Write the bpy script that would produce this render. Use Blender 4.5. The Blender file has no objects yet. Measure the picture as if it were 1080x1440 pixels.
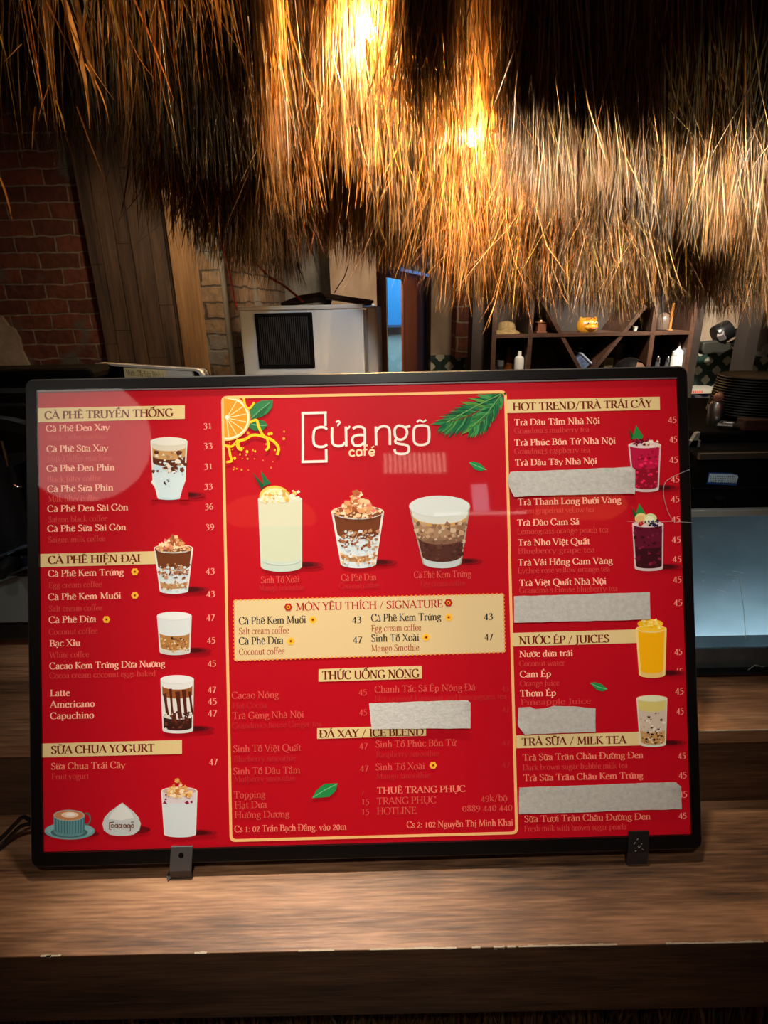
import bpy, bmesh, math, random, unicodedata
import numpy as np
from mathutils import Vector, Matrix

random.seed(7)
S = bpy.context.scene
COL = S.collection

# ------------------------------------------------------------------ camera
CAM = Vector((0, 0, 1.5))
FPX = 800.0
PITCH, ROLL = math.radians(20), math.radians(1.15)
_F = Vector((0, math.cos(PITCH), -math.sin(PITCH)))
_U0 = Vector((0, math.sin(PITCH), math.cos(PITCH)))
_X0 = Vector((1, 0, 0))
_R = _X0 * math.cos(ROLL) - _U0 * math.sin(ROLL)
_U = _X0 * math.sin(ROLL) + _U0 * math.cos(ROLL)
cd = bpy.data.cameras.new('camera')
cam = bpy.data.objects.new('camera', cd)
COL.objects.link(cam)
cam.matrix_world = Matrix((( _R.x, _U.x, -_F.x, CAM.x), (_R.y, _U.y, -_F.y, CAM.y), (_R.z, _U.z, -_F.z, CAM.z), (0, 0, 0, 1)))
cd.sensor_fit = 'HORIZONTAL'
cd.sensor_width = 36
cd.lens = 36 * FPX / 1080
cd.clip_start = 0.02
S.camera = cam

# ------------------------------------------------------------------ world, lights, exposure
w = bpy.data.worlds.new('world')
S.world = w
w.use_nodes = True
w.node_tree.nodes['Background'].inputs[0].default_value = (1.0, 0.86, 0.7, 1)
w.node_tree.nodes['Background'].inputs[1].default_value = 0.075
S.view_settings.view_transform = 'Standard'
S.view_settings.look = 'None'
S.view_settings.gamma = 1
S.view_settings.exposure = 0.0
S.view_settings.use_curve_mapping = False


def light(name, kind, loc, energy, color, target=None, size=0.1, angle=40, blend=0.4):
    d = bpy.data.lights.new(name, kind)
    d.energy = energy
    d.color = color
    if kind == 'SPOT':
        d.spot_size = math.radians(angle)
        d.spot_blend = blend
        d.shadow_soft_size = size
    elif kind == 'POINT':
        d.shadow_soft_size = size
    else:
        d.size = size
    o = bpy.data.objects.new(name, d)
    COL.objects.link(o)
    o.location = loc
    if target is not None:
        o.rotation_euler = (Vector(target) - Vector(loc)).to_track_quat('-Z', 'Y').to_euler()
    return o


# seating side: spots on counter, board, fringe and blades, with unseen fills added
light('counter_spot', 'SPOT', (-0.26, 0.84, 2.75), 215, (1.0, 0.89, 0.75), (-0.12, 0.46, 0.8), 0.03, 21, 0.9)
light('counter_fill_spot', 'SPOT', (0.1, 0.86, 2.75), 66, (1.0, 0.82, 0.62), (0.05, 0.6, 0.8), 0.05, 52, 0.9)
light('machine_fill', 'SPOT', (-0.85, 0.3, 1.75), 5, (0.9, 0.95, 1.0), (-0.62, 0.86, 1.1), 0.03, 24, 0.8)
light('board_spot', 'SPOT', (0.0, -0.45, 2.75), 102, (1.0, 0.92, 0.82), (-0.02, 0.68, 1.2), 0.05, 38, 1.0)
fa = light('fringe_strip', 'AREA', (1.0, 1.36, 2.13), 19, (1.0, 0.82, 0.56), (1.0, 2.1, 1.32), 1.5)
fa.data.shape, fa.data.size_y, fa.data.spread = 'RECTANGLE', 0.04, math.radians(38)
light('olive_fill', 'SPOT', (0.95, 0.8, 2.6), 16, (1.0, 0.88, 0.42), (0.90, 1.74, 1.98), 0.03, 19, 1.0)
light('side_fill', 'SPOT', (-0.45, 0.7, 2.5), 24, (1.0, 0.84, 0.45), (-0.56, 1.9, 1.80), 0.03, 22, 1.0)
light('blade_spot', 'SPOT', (-0.3, 0.1, 2.3), 4.5, (1.0, 0.56, 0.26), (-0.52, 1.12, 2.0), 0.03, 22, 0.8)
# bar side: bar light, then unseen fill lights added for walls, shelf and face
light('bar_lamp', 'SPOT', (-0.1, 1.35, 2.2), 48, (0.84, 0.93, 1.0), (-0.29, 2.4, 1.23), 0.02, 25, 0.3)
light('brick_fill', 'SPOT', (-0.72, 2.3, 1.98), 24, (1.0, 0.78, 0.52), (-1.1, 3.1, 1.40), 0.05, 110, 0.9)
light('shelf_fill', 'SPOT', (0.75, 2.62, 1.74), 24, (1.0, 0.80, 0.6), (0.8, 3.15, 1.36), 0.05, 150, 0.9)
light('tile_fill', 'SPOT', (1.45, 2.62, 1.8), 85, (1.0, 0.88, 0.72), (1.6, 3.3, 1.3), 0.05, 120, 0.9)
light('passage_fill', 'SPOT', (-0.05, 2.66, 1.85), 50, (1.0, 0.80, 0.58), (0.0, 3.5, 1.5), 0.05, 150, 0.9)
light('pier_fill', 'SPOT', (0.42, 2.66, 1.86), 9, (1.0, 0.82, 0.58), (0.27, 3.3, 1.5), 0.04, 70, 0.9)
light('face_fill', 'SPOT', (1.16, 2.38, 1.66), 5, (1.0, 0.86, 0.7), (1.11, 2.5, 1.22), 0.03, 44, 0.9)
light('bar_top_fill', 'SPOT', (1.05, 1.0, 2.2), 14, (1.0, 0.92, 0.8), (1.15, 2.4, 1.1), 0.06, 60, 0.8)


# ------------------------------------------------------------------ helpers
def ray(x, y):
    return _F + _R * ((x - 540) / FPX) + _U * ((720 - y) / FPX)


def at(x, y, Y):
    d = ray(x, y)
    return CAM + d * (Y / d.y)


def onz(x, y, z):
    d = ray(x, y)
    return CAM + d * ((z - CAM.z) / d.z)


def lin(c):
    return tuple(((v / 255 / 12.92) if v / 255 <= 0.04045 else ((v / 255 + 0.055) / 1.055) ** 2.4) for v in c)


MATS = {}


def mat(name, rgb, rough=0.5, metal=0.0, emit=None, es=1.0, coat=0.0, spec=0.5, noise=None, bump=None, trans=0.0, alpha=1.0):
    """rgb: sRGB 0-255; noise: (scale xyz, rgb2, detail); bump: (scale, strength)"""
    if name in MATS:
        return MATS[name]
    m = bpy.data.materials.new(name)
    m.use_nodes = True
    n, l = m.node_tree.nodes, m.node_tree.links
    b = n['Principled BSDF']
    b.inputs['Base Color'].default_value = (*lin(rgb), 1)
    b.inputs['Roughness'].default_value = rough
    b.inputs['Metallic'].default_value = metal
    b.inputs['Specular IOR Level'].default_value = spec
    b.inputs['Coat Weight'].default_value = coat
    b.inputs['Transmission Weight'].default_value = trans
    b.inputs['Alpha'].default_value = alpha
    if emit:
        b.inputs['Emission Color'].default_value = (*lin(emit), 1)
        b.inputs['Emission Strength'].default_value = es
    tc = None
    if noise or bump:
        tc = n.new('ShaderNodeTexCoord')
    if noise:
        mp = n.new('ShaderNodeMapping')
        mp.inputs['Scale'].default_value = noise[0]
        l.new(tc.outputs['Object'], mp.inputs[0])
        t = n.new('ShaderNodeTexNoise')
        t.inputs['Scale'].default_value = 1
        t.inputs['Detail'].default_value = noise[2] if len(noise) > 2 else 5
        t.inputs['Roughness'].default_value = 0.62
        l.new(mp.outputs[0], t.inputs['Vector'])
        r = n.new('ShaderNodeValToRGB')
        r.color_ramp.elements[0].position = 0.34
        r.color_ramp.elements[1].position = 0.66
        r.color_ramp.elements[0].color = (*lin(rgb), 1)
        r.color_ramp.elements[1].color = (*lin(noise[1]), 1)
        l.new(t.outputs[0], r.inputs[0])
        l.new(r.outputs[0], b.inputs['Base Color'])
    if bump:
        t = n.new('ShaderNodeTexNoise')
        t.inputs['Scale'].default_value = bump[0]
        t.inputs['Detail'].default_value = 6
        l.new(tc.outputs['Object'], t.inputs['Vector'])
        bp = n.new('ShaderNodeBump')
        bp.inputs['Strength'].default_value = bump[1]
        bp.inputs['Distance'].default_value = 0.01
        l.new(t.outputs[0], bp.inputs['Height'])
        l.new(bp.outputs[0], b.inputs['Normal'])
    MATS[name] = m
    return m


def wood(name, cols, scale=(1.2, 14, 14), rough=0.4, streak=(3, 120, 120), seed=0.0, coat=0.0, warp=0.35):
    """grain runs along the axis with the small scale; cols: dark..light, sRGB"""
    if name in MATS:
        return MATS[name]
    m = bpy.data.materials.new(name)
    m.use_nodes = True
    n, l = m.node_tree.nodes, m.node_tree.links
    b = n['Principled BSDF']
    b.inputs['Roughness'].default_value = rough
    b.inputs['Coat Weight'].default_value = coat
    tc = n.new('ShaderNodeTexCoord')
    mp = n.new('ShaderNodeMapping')
    mp.inputs['Scale'].default_value = scale
    mp.inputs['Location'].default_value = (seed, seed * 1.7, seed * 0.6)
    l.new(tc.outputs['Object'], mp.inputs[0])
    t = n.new('ShaderNodeTexNoise')
    t.inputs['Scale'].default_value = 1.0
    t.inputs['Detail'].default_value = 7
    t.inputs['Roughness'].default_value = 0.6
    t.inputs['Distortion'].default_value = warp
    l.new(mp.outputs[0], t.inputs['Vector'])
    mp2 = n.new('ShaderNodeMapping')
    mp2.inputs['Scale'].default_value = streak
    l.new(tc.outputs['Object'], mp2.inputs[0])
    t2 = n.new('ShaderNodeTexNoise')
    t2.inputs['Scale'].default_value = 1.0
    t2.inputs['Detail'].default_value = 3
    l.new(mp2.outputs[0], t2.inputs['Vector'])
    mx = n.new('ShaderNodeMath')
    mx.operation = 'MULTIPLY_ADD'
    mx.inputs[1].default_value = 0.42
    l.new(t2.outputs[0], mx.inputs[0])
    sub = n.new('ShaderNodeMath')
    sub.operation = 'MULTIPLY_ADD'
    sub.inputs[1].default_value = 0.9
    sub.inputs[2].default_value = -0.16
    l.new(t.outputs[0], sub.inputs[0])
    l.new(sub.outputs[0], mx.inputs[2])
    r = n.new('ShaderNodeValToRGB')
    e = r.color_ramp.elements
    e[0].position, e[1].position = 0.28, 0.68
    e[0].color, e[1].color = (*lin(cols[0]), 1), (*lin(cols[-1]), 1)
    for i, c in enumerate(cols[1:-1]):
        k = e.new(0.28 + 0.4 * (i + 1) / (len(cols) - 1))
        k.color = (*lin(c), 1)
    l.new(mx.outputs[0], r.inputs[0])
    l.new(r.outputs[0], b.inputs['Base Color'])
    bp = n.new('ShaderNodeBump')
    bp.inputs['Strength'].default_value = 0.12
    bp.inputs['Distance'].default_value = 0.002
    l.new(t2.outputs[0], bp.inputs['Height'])
    l.new(bp.outputs[0], b.inputs['Normal'])
    MATS[name] = m
    return m


class MB:
    def __init__(s):
        s.v, s.f, s.m = [], [], []
        s.M = Matrix.Identity(4)

    def add(s, verts, faces, mi=0):
        k = len(s.v)
        s.v += [tuple(s.M @ Vector(p)) for p in verts]
        s.f += [tuple(i + k for i in q) for q in faces]
        s.m += [mi] * len(faces)
        return s

    def box(s, x0, x1, y0, y1, z0, z1, mi=0):
        v = [(x, y, z) for z in (z0, z1) for y in (y0, y1) for x in (x0, x1)]
        return s.add(v, [(0, 2, 3, 1), (4, 5, 7, 6), (0, 1, 5, 4), (2, 6, 7, 3), (0, 4, 6, 2), (1, 3, 7, 5)], mi)

    def prism(s, poly, h0, h1, axis='z', mi=0):
        """poly of 2d points extruded along an axis; axis y: (x,z), axis x: (y,z)"""
        def P(p, h):
            return {'z': (p[0], p[1], h), 'y': (p[0], h, p[1]), 'x': (h, p[0], p[1])}[axis]
        n = len(poly)
        v = [P(p, h0) for p in poly] + [P(p, h1) for p in poly]
        f = [tuple(range(n))[::-1], tuple(range(n, 2 * n))] + [(i, (i + 1) % n, n + (i + 1) % n, n + i) for i in range(n)]
        return s.add(v, f, mi)

    def tube(s, pts, r, n=8, mi=0, cap=True):
        pts = [Vector(p) for p in pts]
        rs = r if isinstance(r, (list, tuple)) else [r] * len(pts)
        v, f = [], []
        up = None
        for i, p in enumerate(pts):
            t = (pts[min(i + 1, len(pts) - 1)] - pts[max(i - 1, 0)]).normalized()
            if up is None:
                up = Vector((0, 0, 1)) if abs(t.z) < 0.9 else Vector((1, 0, 0))
            a = t.cross(up).normalized()
            up = a.cross(t).normalized()
            for k in range(n):
                g = 2 * math.pi * k / n
                v.append(p + (a * math.cos(g) + up * math.sin(g)) * rs[i])
        for i in range(len(pts) - 1):
            for k in range(n):
                f.append((i * n + k, i * n + (k + 1) % n, (i + 1) * n + (k + 1) % n, (i + 1) * n + k))
        if cap:
            f.append(tuple(range(n))[::-1])
            f.append(tuple(range((len(pts) - 1) * n, len(pts) * n)))
        return s.add(v, f, mi)

    def lathe(s, prof, c=(0, 0, 0), n=24, mi=0, sx=1, sy=1, cap=True):
        """prof: (r, z)"""
        v, f = [], []
        for r, z in prof:
            for k in range(n):
                g = 2 * math.pi * k / n
                v.append((c[0] + r * sx * math.cos(g), c[1] + r * sy * math.sin(g), c[2] + z))
        for i in range(len(prof) - 1):
            for k in range(n):
                f.append((i * n + k, i * n + (k + 1) % n, (i + 1) * n + (k + 1) % n, (i + 1) * n + k))
        if cap:
            f.append(tuple(range(n))[::-1])
            f.append(tuple(range((len(prof) - 1) * n, len(prof) * n)))
        return s.add(v, f, mi)

    def sphere(s, c, r, n=16, mi=0):
        rx, ry, rz = r if isinstance(r, (list, tuple)) else (r, r, r)
        m = n // 2
        prof = [(max(1e-4, math.sin(math.pi * i / m)), -math.cos(math.pi * i / m)) for i in range(m + 1)]
        v, f = [], []
        for a, z in prof:
            for k in range(n):
                g = 2 * math.pi * k / n
                v.append((c[0] + rx * a * math.cos(g), c[1] + ry * a * math.sin(g), c[2] + rz * z))
        for i in range(m):
            for k in range(n):
                f.append((i * n + k, i * n + (k + 1) % n, (i + 1) * n + (k + 1) % n, (i + 1) * n + k))
        return s.add(v, f, mi)


def root_of(o):
    while o.parent:
        o = o.parent
    return o


def obj(name, mb, mats, parent=None, smooth=False, bevel=0.0, label=None, auto=40):
    me = bpy.data.meshes.new(name)
    me.from_pydata([tuple(p) for p in mb.v], [], mb.f)
    if not isinstance(mats, (list, tuple)):
        mats = [mats]
    for m in mats:
        me.materials.append(m)
    me.polygons.foreach_set('material_index', mb.m)
    if smooth:
        me.polygons.foreach_set('use_smooth', [True] * len(me.polygons))
        if auto:
            me.set_sharp_from_angle(angle=math.radians(auto))
    me.update()
    o = bpy.data.objects.new(name, me)
    COL.objects.link(o)
    if parent:
        o.parent = parent
        if parent.parent is None and parent.type == 'EMPTY' and not parent.get('_local'):
            o.location = -Vector(parent.location)
    if bevel:
        b = o.modifiers.new('bevel', 'BEVEL')
        b.width = bevel
        b.segments = 2
        b.limit_method = 'ANGLE'
    if label:
        o['label'] = label
    return o


def tag(o, label, cat=None, group=None, kind=None):
    o['label'] = label
    if cat:
        o['category'] = cat
    if group:
        o['group'] = group
    if kind:
        o['kind'] = kind
    return o


def thing(name, loc, label, cat, group=None, kind=None):
    o = bpy.data.objects.new(name, None)
    COL.objects.link(o)
    o.location = loc
    o.empty_display_size = 0.05
    return tag(o, label, cat, group, kind)


def struct(name, mb, m, parent=None, label=None, **k):
    o = obj(name, mb, m, parent, **k)
    o['kind'] = 'structure'
    if label:
        o['label'] = label
        o['category'] = name.split('_')[0]
    return o


def copy_tree(o, parent=None):
    c = o.copy()
    COL.objects.link(c)
    if parent:
        c.parent = parent
    for ch in list(o.children):
        copy_tree(ch, c)
    return c


# ------------------------------------------------------------------ shared materials
M_black = mat('black_plastic', (17, 17, 18), 0.32)
M_blackm = mat('black_matt', (13, 12, 12), 0.8, spec=0.02)
M_frame = mat('black_frame', (13, 12, 13), 0.3, spec=0.25)
M_edge = mat('dark_grey_edge', (62, 64, 66), 0.35)
M_steel = mat('brushed_steel', (190, 190, 188), 0.32, 1.0)
M_chrome = mat('chrome', (210, 212, 215), 0.12, 1.0)
M_white = mat('white_enamel', (166, 174, 178), 0.4)
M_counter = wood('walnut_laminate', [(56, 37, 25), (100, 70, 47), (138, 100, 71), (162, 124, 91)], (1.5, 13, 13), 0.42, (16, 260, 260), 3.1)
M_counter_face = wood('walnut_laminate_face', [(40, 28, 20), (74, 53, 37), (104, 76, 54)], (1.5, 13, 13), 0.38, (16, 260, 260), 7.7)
M_shelf = wood('dark_stained_wood', [(34, 21, 15), (62, 40, 28), (82, 54, 38)], (6, 6, 3), 0.5)
M_post = wood('pale_timber', [(96, 66, 36), (140, 100, 58), (170, 126, 78)], (16, 16, 1.4), 0.6, (140, 140, 4))
M_plank = wood('weathered_planks', [(46, 33, 24), (78, 57, 41), (104, 78, 56)], (14, 14, 1.6), 0.7, (110, 110, 5), 2.0)
# ------------------------------------------------------------------ the room
def brick_mat(name, c1, c2, mortar, bw=0.21, rh=0.075, plaster=None, tilt=0.0, thresh=0.55):
    m = bpy.data.materials.new(name)
    m.use_nodes = True
    n, l = m.node_tree.nodes, m.node_tree.links
    b = n['Principled BSDF']
    b.inputs['Roughness'].default_value = 0.9
    tc = n.new('ShaderNodeTexCoord')
    sx = n.new('ShaderNodeSeparateXYZ')
    l.new(tc.outputs['Object'], sx.inputs[0])
    ad = n.new('ShaderNodeMath')
    ad.operation = 'ADD'
    l.new(sx.outputs[0], ad.inputs[0])
    l.new(sx.outputs[1], ad.inputs[1])
    cx = n.new('ShaderNodeCombineXYZ')
    l.new(ad.outputs[0], cx.inputs[0])
    l.new(sx.outputs[2], cx.inputs[1])
    nz = n.new('ShaderNodeTexNoise')
    nz.inputs['Scale'].default_value = 9
    nz.inputs['Detail'].default_value = 5
    l.new(tc.outputs['Object'], nz.inputs['Vector'])
    mixv = n.new('ShaderNodeMix')
    mixv.data_type = 'RGBA'
    mixv.blend_type = 'ADD'
    mixv.inputs[0].default_value = 0.03
    l.new(cx.outputs[0], mixv.inputs[6])
    l.new(nz.outputs[1], mixv.inputs[7])
    br = n.new('ShaderNodeTexBrick')
    br.inputs['Color1'].default_value = (*lin(c1), 1)
    br.inputs['Color2'].default_value = (*lin(c2), 1)
    br.inputs['Mortar'].default_value = (*lin(mortar), 1)
    br.inputs['Scale'].default_value = 1
    br.inputs['Mortar Size'].default_value = 0.0055
    br.inputs['Mortar Smooth'].default_value = 0.4
    br.inputs['Brick Width'].default_value = bw
    br.inputs['Row Height'].default_value = rh
    l.new(mixv.outputs[2], br.inputs['Vector'])
    nz2 = n.new('ShaderNodeTexNoise')
    nz2.inputs['Scale'].default_value = 26
    nz2.inputs['Detail'].default_value = 6
    l.new(tc.outputs['Object'], nz2.inputs['Vector'])
    mul = n.new('ShaderNodeMix')
    mul.data_type = 'RGBA'
    mul.blend_type = 'OVERLAY'
    mul.inputs[0].default_value = 0.7
    l.new(br.outputs[0], mul.inputs[6])
    l.new(nz2.outputs[0], mul.inputs[7])
    last = mul.outputs[2]
    if plaster:
        nz3 = n.new('ShaderNodeTexNoise')
        nz3.inputs['Scale'].default_value = 3.2
        nz3.inputs['Detail'].default_value = 7
        l.new(tc.outputs['Object'], nz3.inputs['Vector'])
        rp = n.new('ShaderNodeValToRGB')
        rp.color_ramp.elements[0].position = thresh
        rp.color_ramp.elements[1].position = thresh + 0.05
        l.new(nz3.outputs[0], rp.inputs[0])
        mp = n.new('ShaderNodeMix')
        mp.data_type = 'RGBA'
        l.new(rp.outputs[0], mp.inputs[0])
        l.new(last, mp.inputs[6])
        mp.inputs[7].default_value = (*lin(plaster), 1)
        last = mp.outputs[2]
    l.new(last, b.inputs['Base Color'])
    mm = n.new('ShaderNodeMath')
    mm.operation = 'MULTIPLY_ADD'
    mm.inputs[1].default_value = -1.0
    l.new(br.outputs[1], mm.inputs[0])
    l.new(nz2.outputs[0], mm.inputs[2])
    bp = n.new('ShaderNodeBump')
    bp.inputs['Strength'].default_value = 0.7
    bp.inputs['Distance'].default_value = 0.012
    l.new(mm.outputs[0], bp.inputs['Height'])
    l.new(bp.outputs[0], b.inputs['Normal'])
    return m


def tile_mat(name, cell, x0, z0):
    """dark green tiles with a pale quatrefoil at each cell's centre and corner"""
    m = bpy.data.materials.new(name)
    m.use_nodes = True
    n, l = m.node_tree.nodes, m.node_tree.links
    b = n['Principled BSDF']
    b.inputs['Roughness'].default_value = 0.35

    def mth(op, a, bb=None, c=None):
        k = n.new('ShaderNodeMath')
        k.operation = op
        for i, v in enumerate((a, bb, c)):
            if v is None:
                continue
            if isinstance(v, (int, float)):
                k.inputs[i].default_value = v
            else:
                l.new(v, k.inputs[i])
        return k.outputs[0]
    tc = n.new('ShaderNodeTexCoord')
    sx = n.new('ShaderNodeSeparateXYZ')
    l.new(tc.outputs['Object'], sx.inputs[0])
    u = mth('DIVIDE', mth('SUBTRACT', sx.outputs[0], x0), cell)
    v = mth('DIVIDE', mth('SUBTRACT', sx.outputs[2], z0), cell)

    def foil(du, dv):
        a = mth('ABSOLUTE', mth('SUBTRACT', mth('FRACT', mth('ADD', u, du)), 0.5))
        c = mth('ABSOLUTE', mth('SUBTRACT', mth('FRACT', mth('ADD', v, dv)), 0.5))
        big, small = mth('MAXIMUM', a, c), mth('MINIMUM', a, c)
        p = mth('SUBTRACT', big, 0.118)
        d = mth('SQRT', mth('ADD', mth('MULTIPLY', p, p), mth('MULTIPLY', small, small)))
        return mth('LESS_THAN', d, 0.122), mth('LESS_THAN', mth('MINIMUM', mth('SUBTRACT', 0.5, a), mth('SUBTRACT', 0.5, c)), 0.012)
    f1, g1 = foil(0.0, 0.0)
    f2, g2 = foil(0.5, 0.5)
    f = mth('MAXIMUM', f1, f2)
    nz = n.new('ShaderNodeTexNoise')
    nz.inputs['Scale'].default_value = 14
    l.new(tc.outputs['Object'], nz.inputs['Vector'])
    green = n.new('ShaderNodeValToRGB')
    green.color_ramp.elements[0].color = (*lin((22, 38, 34)), 1)
    green.color_ramp.elements[1].color = (*lin((44, 66, 60)), 1)
    l.new(nz.outputs[0], green.inputs[0])
    pale = n.new('ShaderNodeValToRGB')
    pale.color_ramp.elements[0].color = (*lin((120, 124, 108)), 1)
    pale.color_ramp.elements[1].color = (*lin((196, 196, 176)), 1)
    l.new(nz.outputs[0], pale.inputs[0])
    m0 = n.new('ShaderNodeMix')
    m0.data_type = 'RGBA'
    l.new(g1, m0.inputs[0])
    l.new(green.outputs[0], m0.inputs[6])
    m0.inputs[7].default_value = (*lin((60, 76, 70)), 1)
    m1 = n.new('ShaderNodeMix')
    m1.data_type = 'RGBA'
    l.new(f, m1.inputs[0])
    l.new(m0.outputs[2], m1.inputs[6])
    l.new(pale.outputs[0], m1.inputs[7])
    l.new(m1.outputs[2], b.inputs['Base Color'])
    return m


YB = 3.2
M_brick = brick_mat('old_red_brick', (112, 58, 38), (84, 42, 30), (128, 108, 92), plaster=(92, 84, 74), thresh=0.57)
M_brick2 = brick_mat('rough_stone_brick', (112, 86, 60), (134, 108, 80), (70, 58, 46), 0.2, 0.07, plaster=(120, 112, 100), thresh=0.56)
M_floor = mat('dark_floor', (52, 46, 40), 0.5, noise=((6, 6, 6), (38, 33, 29)))
M_plaster = mat('stained_plaster', (150, 132, 112), 0.9, noise=((5, 5, 2), (118, 96, 76)), bump=(24, 0.3))
M_concrete = mat('grey_concrete', (126, 122, 112), 0.9, noise=((7, 7, 5), (88, 82, 74)), bump=(30, 0.4))
M_rear = mat('cream_wall_paint', (160, 146, 126), 0.85, noise=((2, 2, 2), (146, 130, 110)))

fl = MB(); fl.box(-3.2, 3.2, -3.2, 6.2, -0.1, 0)
struct('floor', fl, M_floor, label='dark floor of the cafe under the counter')
ce = MB(); ce.box(-3.2, 3.2, -3.2, 6.2, 3.7, 3.8)
struct('ceiling', ce, mat('dark_ceiling', (46, 40, 34), 0.9), label='dark ceiling above the thatch')
wr = MB(); wr.box(-3.2, 3.2, -3.3, -3.2, 0, 3.7)
struct('wall_rear', wr, M_rear, label='cream wall behind the place of the photographer')
wl = MB(); wl.box(-3.3, -3.2, -3.2, 6.2, 0, 3.7)
struct('wall_left', wl, M_brick, label='side wall of old brick far to the left')
wrr = MB(); wrr.box(3.2, 3.3, -3.2, 6.2, 0, 3.7)
struct('wall_right', wrr, M_rear, label='cream side wall far to the right')

# brick part of the back wall, left
xa = at(322, 470, YB).x
wb = MB(); wb.box(-3.2, xa, YB, YB + 0.2, 0, 3.2)
struct('wall_back', wb, M_brick, label='exposed red brick wall behind the bar with grey mortar patches')
# patch of light plaster low on the bricks
pp = MB()
pts = [at(x, y, YB) for x, y in ((-900, 400), (-20, 438), (4, 444), (14, 458), (22, 462), (30, 476), (33, 492), (42, 510), (60, 560), (70, 640), (-900, 640))]
pp.prism([(p.x, p.z) for p in pts], YB - 0.02, YB + 0.001, 'y')
struct('trim_1', pp, mat('pale_plaster', (190, 170, 146), 0.9, noise=((9, 9, 9), (150, 132, 112)), bump=(40, 0.3)), label='patch of pale plaster left on the red bricks')

# plank cladding and timber post
x0, x1 = at(128, 420, YB - 0.1).x, at(262, 420, YB - 0.1).x
xm = at(160, 420, YB - 0.1).x
pk = MB()
random.seed(3)
x = xm - 0.10
while x < x1 - 0.01:
    wdt = random.uniform(0.06, 0.10)
    z = 0.0
    while z < 3.2:
        h = random.uniform(0.35, 0.9)
        pk.box(x + 0.002, min(x + wdt, x1) - 0.002, YB - 0.07 - random.uniform(0, 0.012), YB - 0.02, z + 0.002, min(z + h, 3.2))
        z += h
    x += wdt
struct('trim_2', pk, M_plank, label='weathered brown plank cladding beside the brick wall')
px0, px1 = at(262, 505, YB - 0.18).x, at(298, 505, YB - 0.18).x
ps = MB(); ps.box(px0, px1, YB - 0.22, YB - 0.02, 0, 3.2)
struct('trim_3', ps, M_post, bevel=0.006, label='pale timber post between planks and stone wall')
# rough stone return wall running away behind the ice machine
A, B2 = at(318, 430, 2.75), at(402, 430, 4.1)
sw = MB()
sw.prism([(A.x, A.y), (B2.x, B2.y), (B2.x - 0.15, B2.y + 0.05), (A.x - 0.12, A.y + 0.05)], 0, 3.2)
struct('wall_inner', sw, M_brick2, label='rough stone wall running back behind the white machine')
cx0, cx1 = at(396, 430, 4.1).x, at(470, 430, 4.1).x
cw = MB(); cw.box(cx0 - 0.1, at(545, 430, 4.1).x, 4.1, 4.2, 0, 3.2)
struct('wall_back_middle', cw, M_concrete, label='bare grey concrete wall above the white machine')
bc = MB(); bc.box(at(466, 430, 3.6).x, at(544, 430, 3.6).x, 3.6, 3.75, 0, 3.2)
struct('column_1', bc, M_plaster, label='stained beige column left of the blue lit door')

# door wall, running away to the right
D0, D1 = at(536, 450, 2.62), at(614, 450, 4.0)
dv = (D1 - D0); dv.z = 0
dl = dv.length
du = dv.normalized()
dn = Vector((du.y, -du.x, 0))


def dpx(px):
    """distance along the door plane where the pixel column meets it"""
    d = ray(px, 450)
    # solve CAM + d*t on line D0 + du*s
    a = d.x * du.y - d.y * du.x
    t = (D0.x * du.y - D0.y * du.x) / a
    q = Vector((d.x * t, d.y * t, 0))
    return (q - Vector((D0.x, D0.y, 0))).dot(du)


def dbox(mb, s0, s1, t0, t1, z0, z1, mi=0):
    mb.M = Matrix(((du.x, -dn.x, 0, D0.x), (du.y, -dn.y, 0, D0.y), (0, 0, 1, 0), (0, 0, 0, 1)))
    mb.box(s0, s1, t0, t1, z0, z1, mi)
    mb.M = Matrix.Identity(4)


s1_, s2_, s3_, s4_ = dpx(546.5) - 0.035, dpx(567) + 0.01, dpx(599), dpx(612)
zt = at(556, 389.5, (D0 + du * s1_).y).z
zt2 = at(605, 392, (D0 + du * s3_).y).z
M_door = wood('red_brown_door', [(70, 34, 22), (104, 54, 34), (120, 66, 42)], (10, 10, 1.5), 0.45)
d1 = MB()
dbox(d1, -0.02, s1_, 0, 0.012, 0, 3.2)
dbox(d1, s2_, s3_, 0, 0.012, 0, zt2)
dbox(d1, s1_, s4_, 0, 0.012, max(zt, zt2), 3.2)
dbox(d1, s1_, s2_, 0, 0.012, zt, max(zt, zt2))
dr = struct('door_1', d1, M_door, label='red brown door with a narrow blue lit glass strip')
M_glass = bpy.data.materials.new('clear_pane')
M_glass.use_nodes = True
gn, gl = M_glass.node_tree.nodes, M_glass.node_tree.links
gn.remove(gn['Principled BSDF'])
gt, gg, gm, gf = gn.new('ShaderNodeBsdfTransparent'), gn.new('ShaderNodeBsdfGlossy'), gn.new('ShaderNodeMixShader'), gn.new('ShaderNodeFresnel')
gg.inputs['Roughness'].default_value = 0.03
gf.inputs['IOR'].default_value = 1.5
gb, gk = gn.new('ShaderNodeNewGeometry'), gn.new('ShaderNodeMath')
gk.operation = 'MULTIPLY_ADD'; gk.inputs[1].default_value = -1; gk.inputs[2].default_value = 1
g2 = gn.new('ShaderNodeMath'); g2.operation = 'MULTIPLY'
gl.new(gb.outputs['Backfacing'], gk.inputs[0]); gl.new(gk.outputs[0], g2.inputs[0]); gl.new(gf.outputs[0], g2.inputs[1])
gl.new(g2.outputs[0], gm.inputs[0]); gl.new(gt.outputs[0], gm.inputs[1]); gl.new(gg.outputs[0], gm.inputs[2])
gl.new(gm.outputs[0], gn['Material Output'].inputs[0])
dg = MB(); dbox(dg, s1_, s2_, 0.004, 0.008, 0, zt)
struct('door_glass', dg, M_glass, dr)
df = MB()
dbox(df, s3_, s4_, -0.03, 0.05, 0, zt2 + 0.03)
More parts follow.
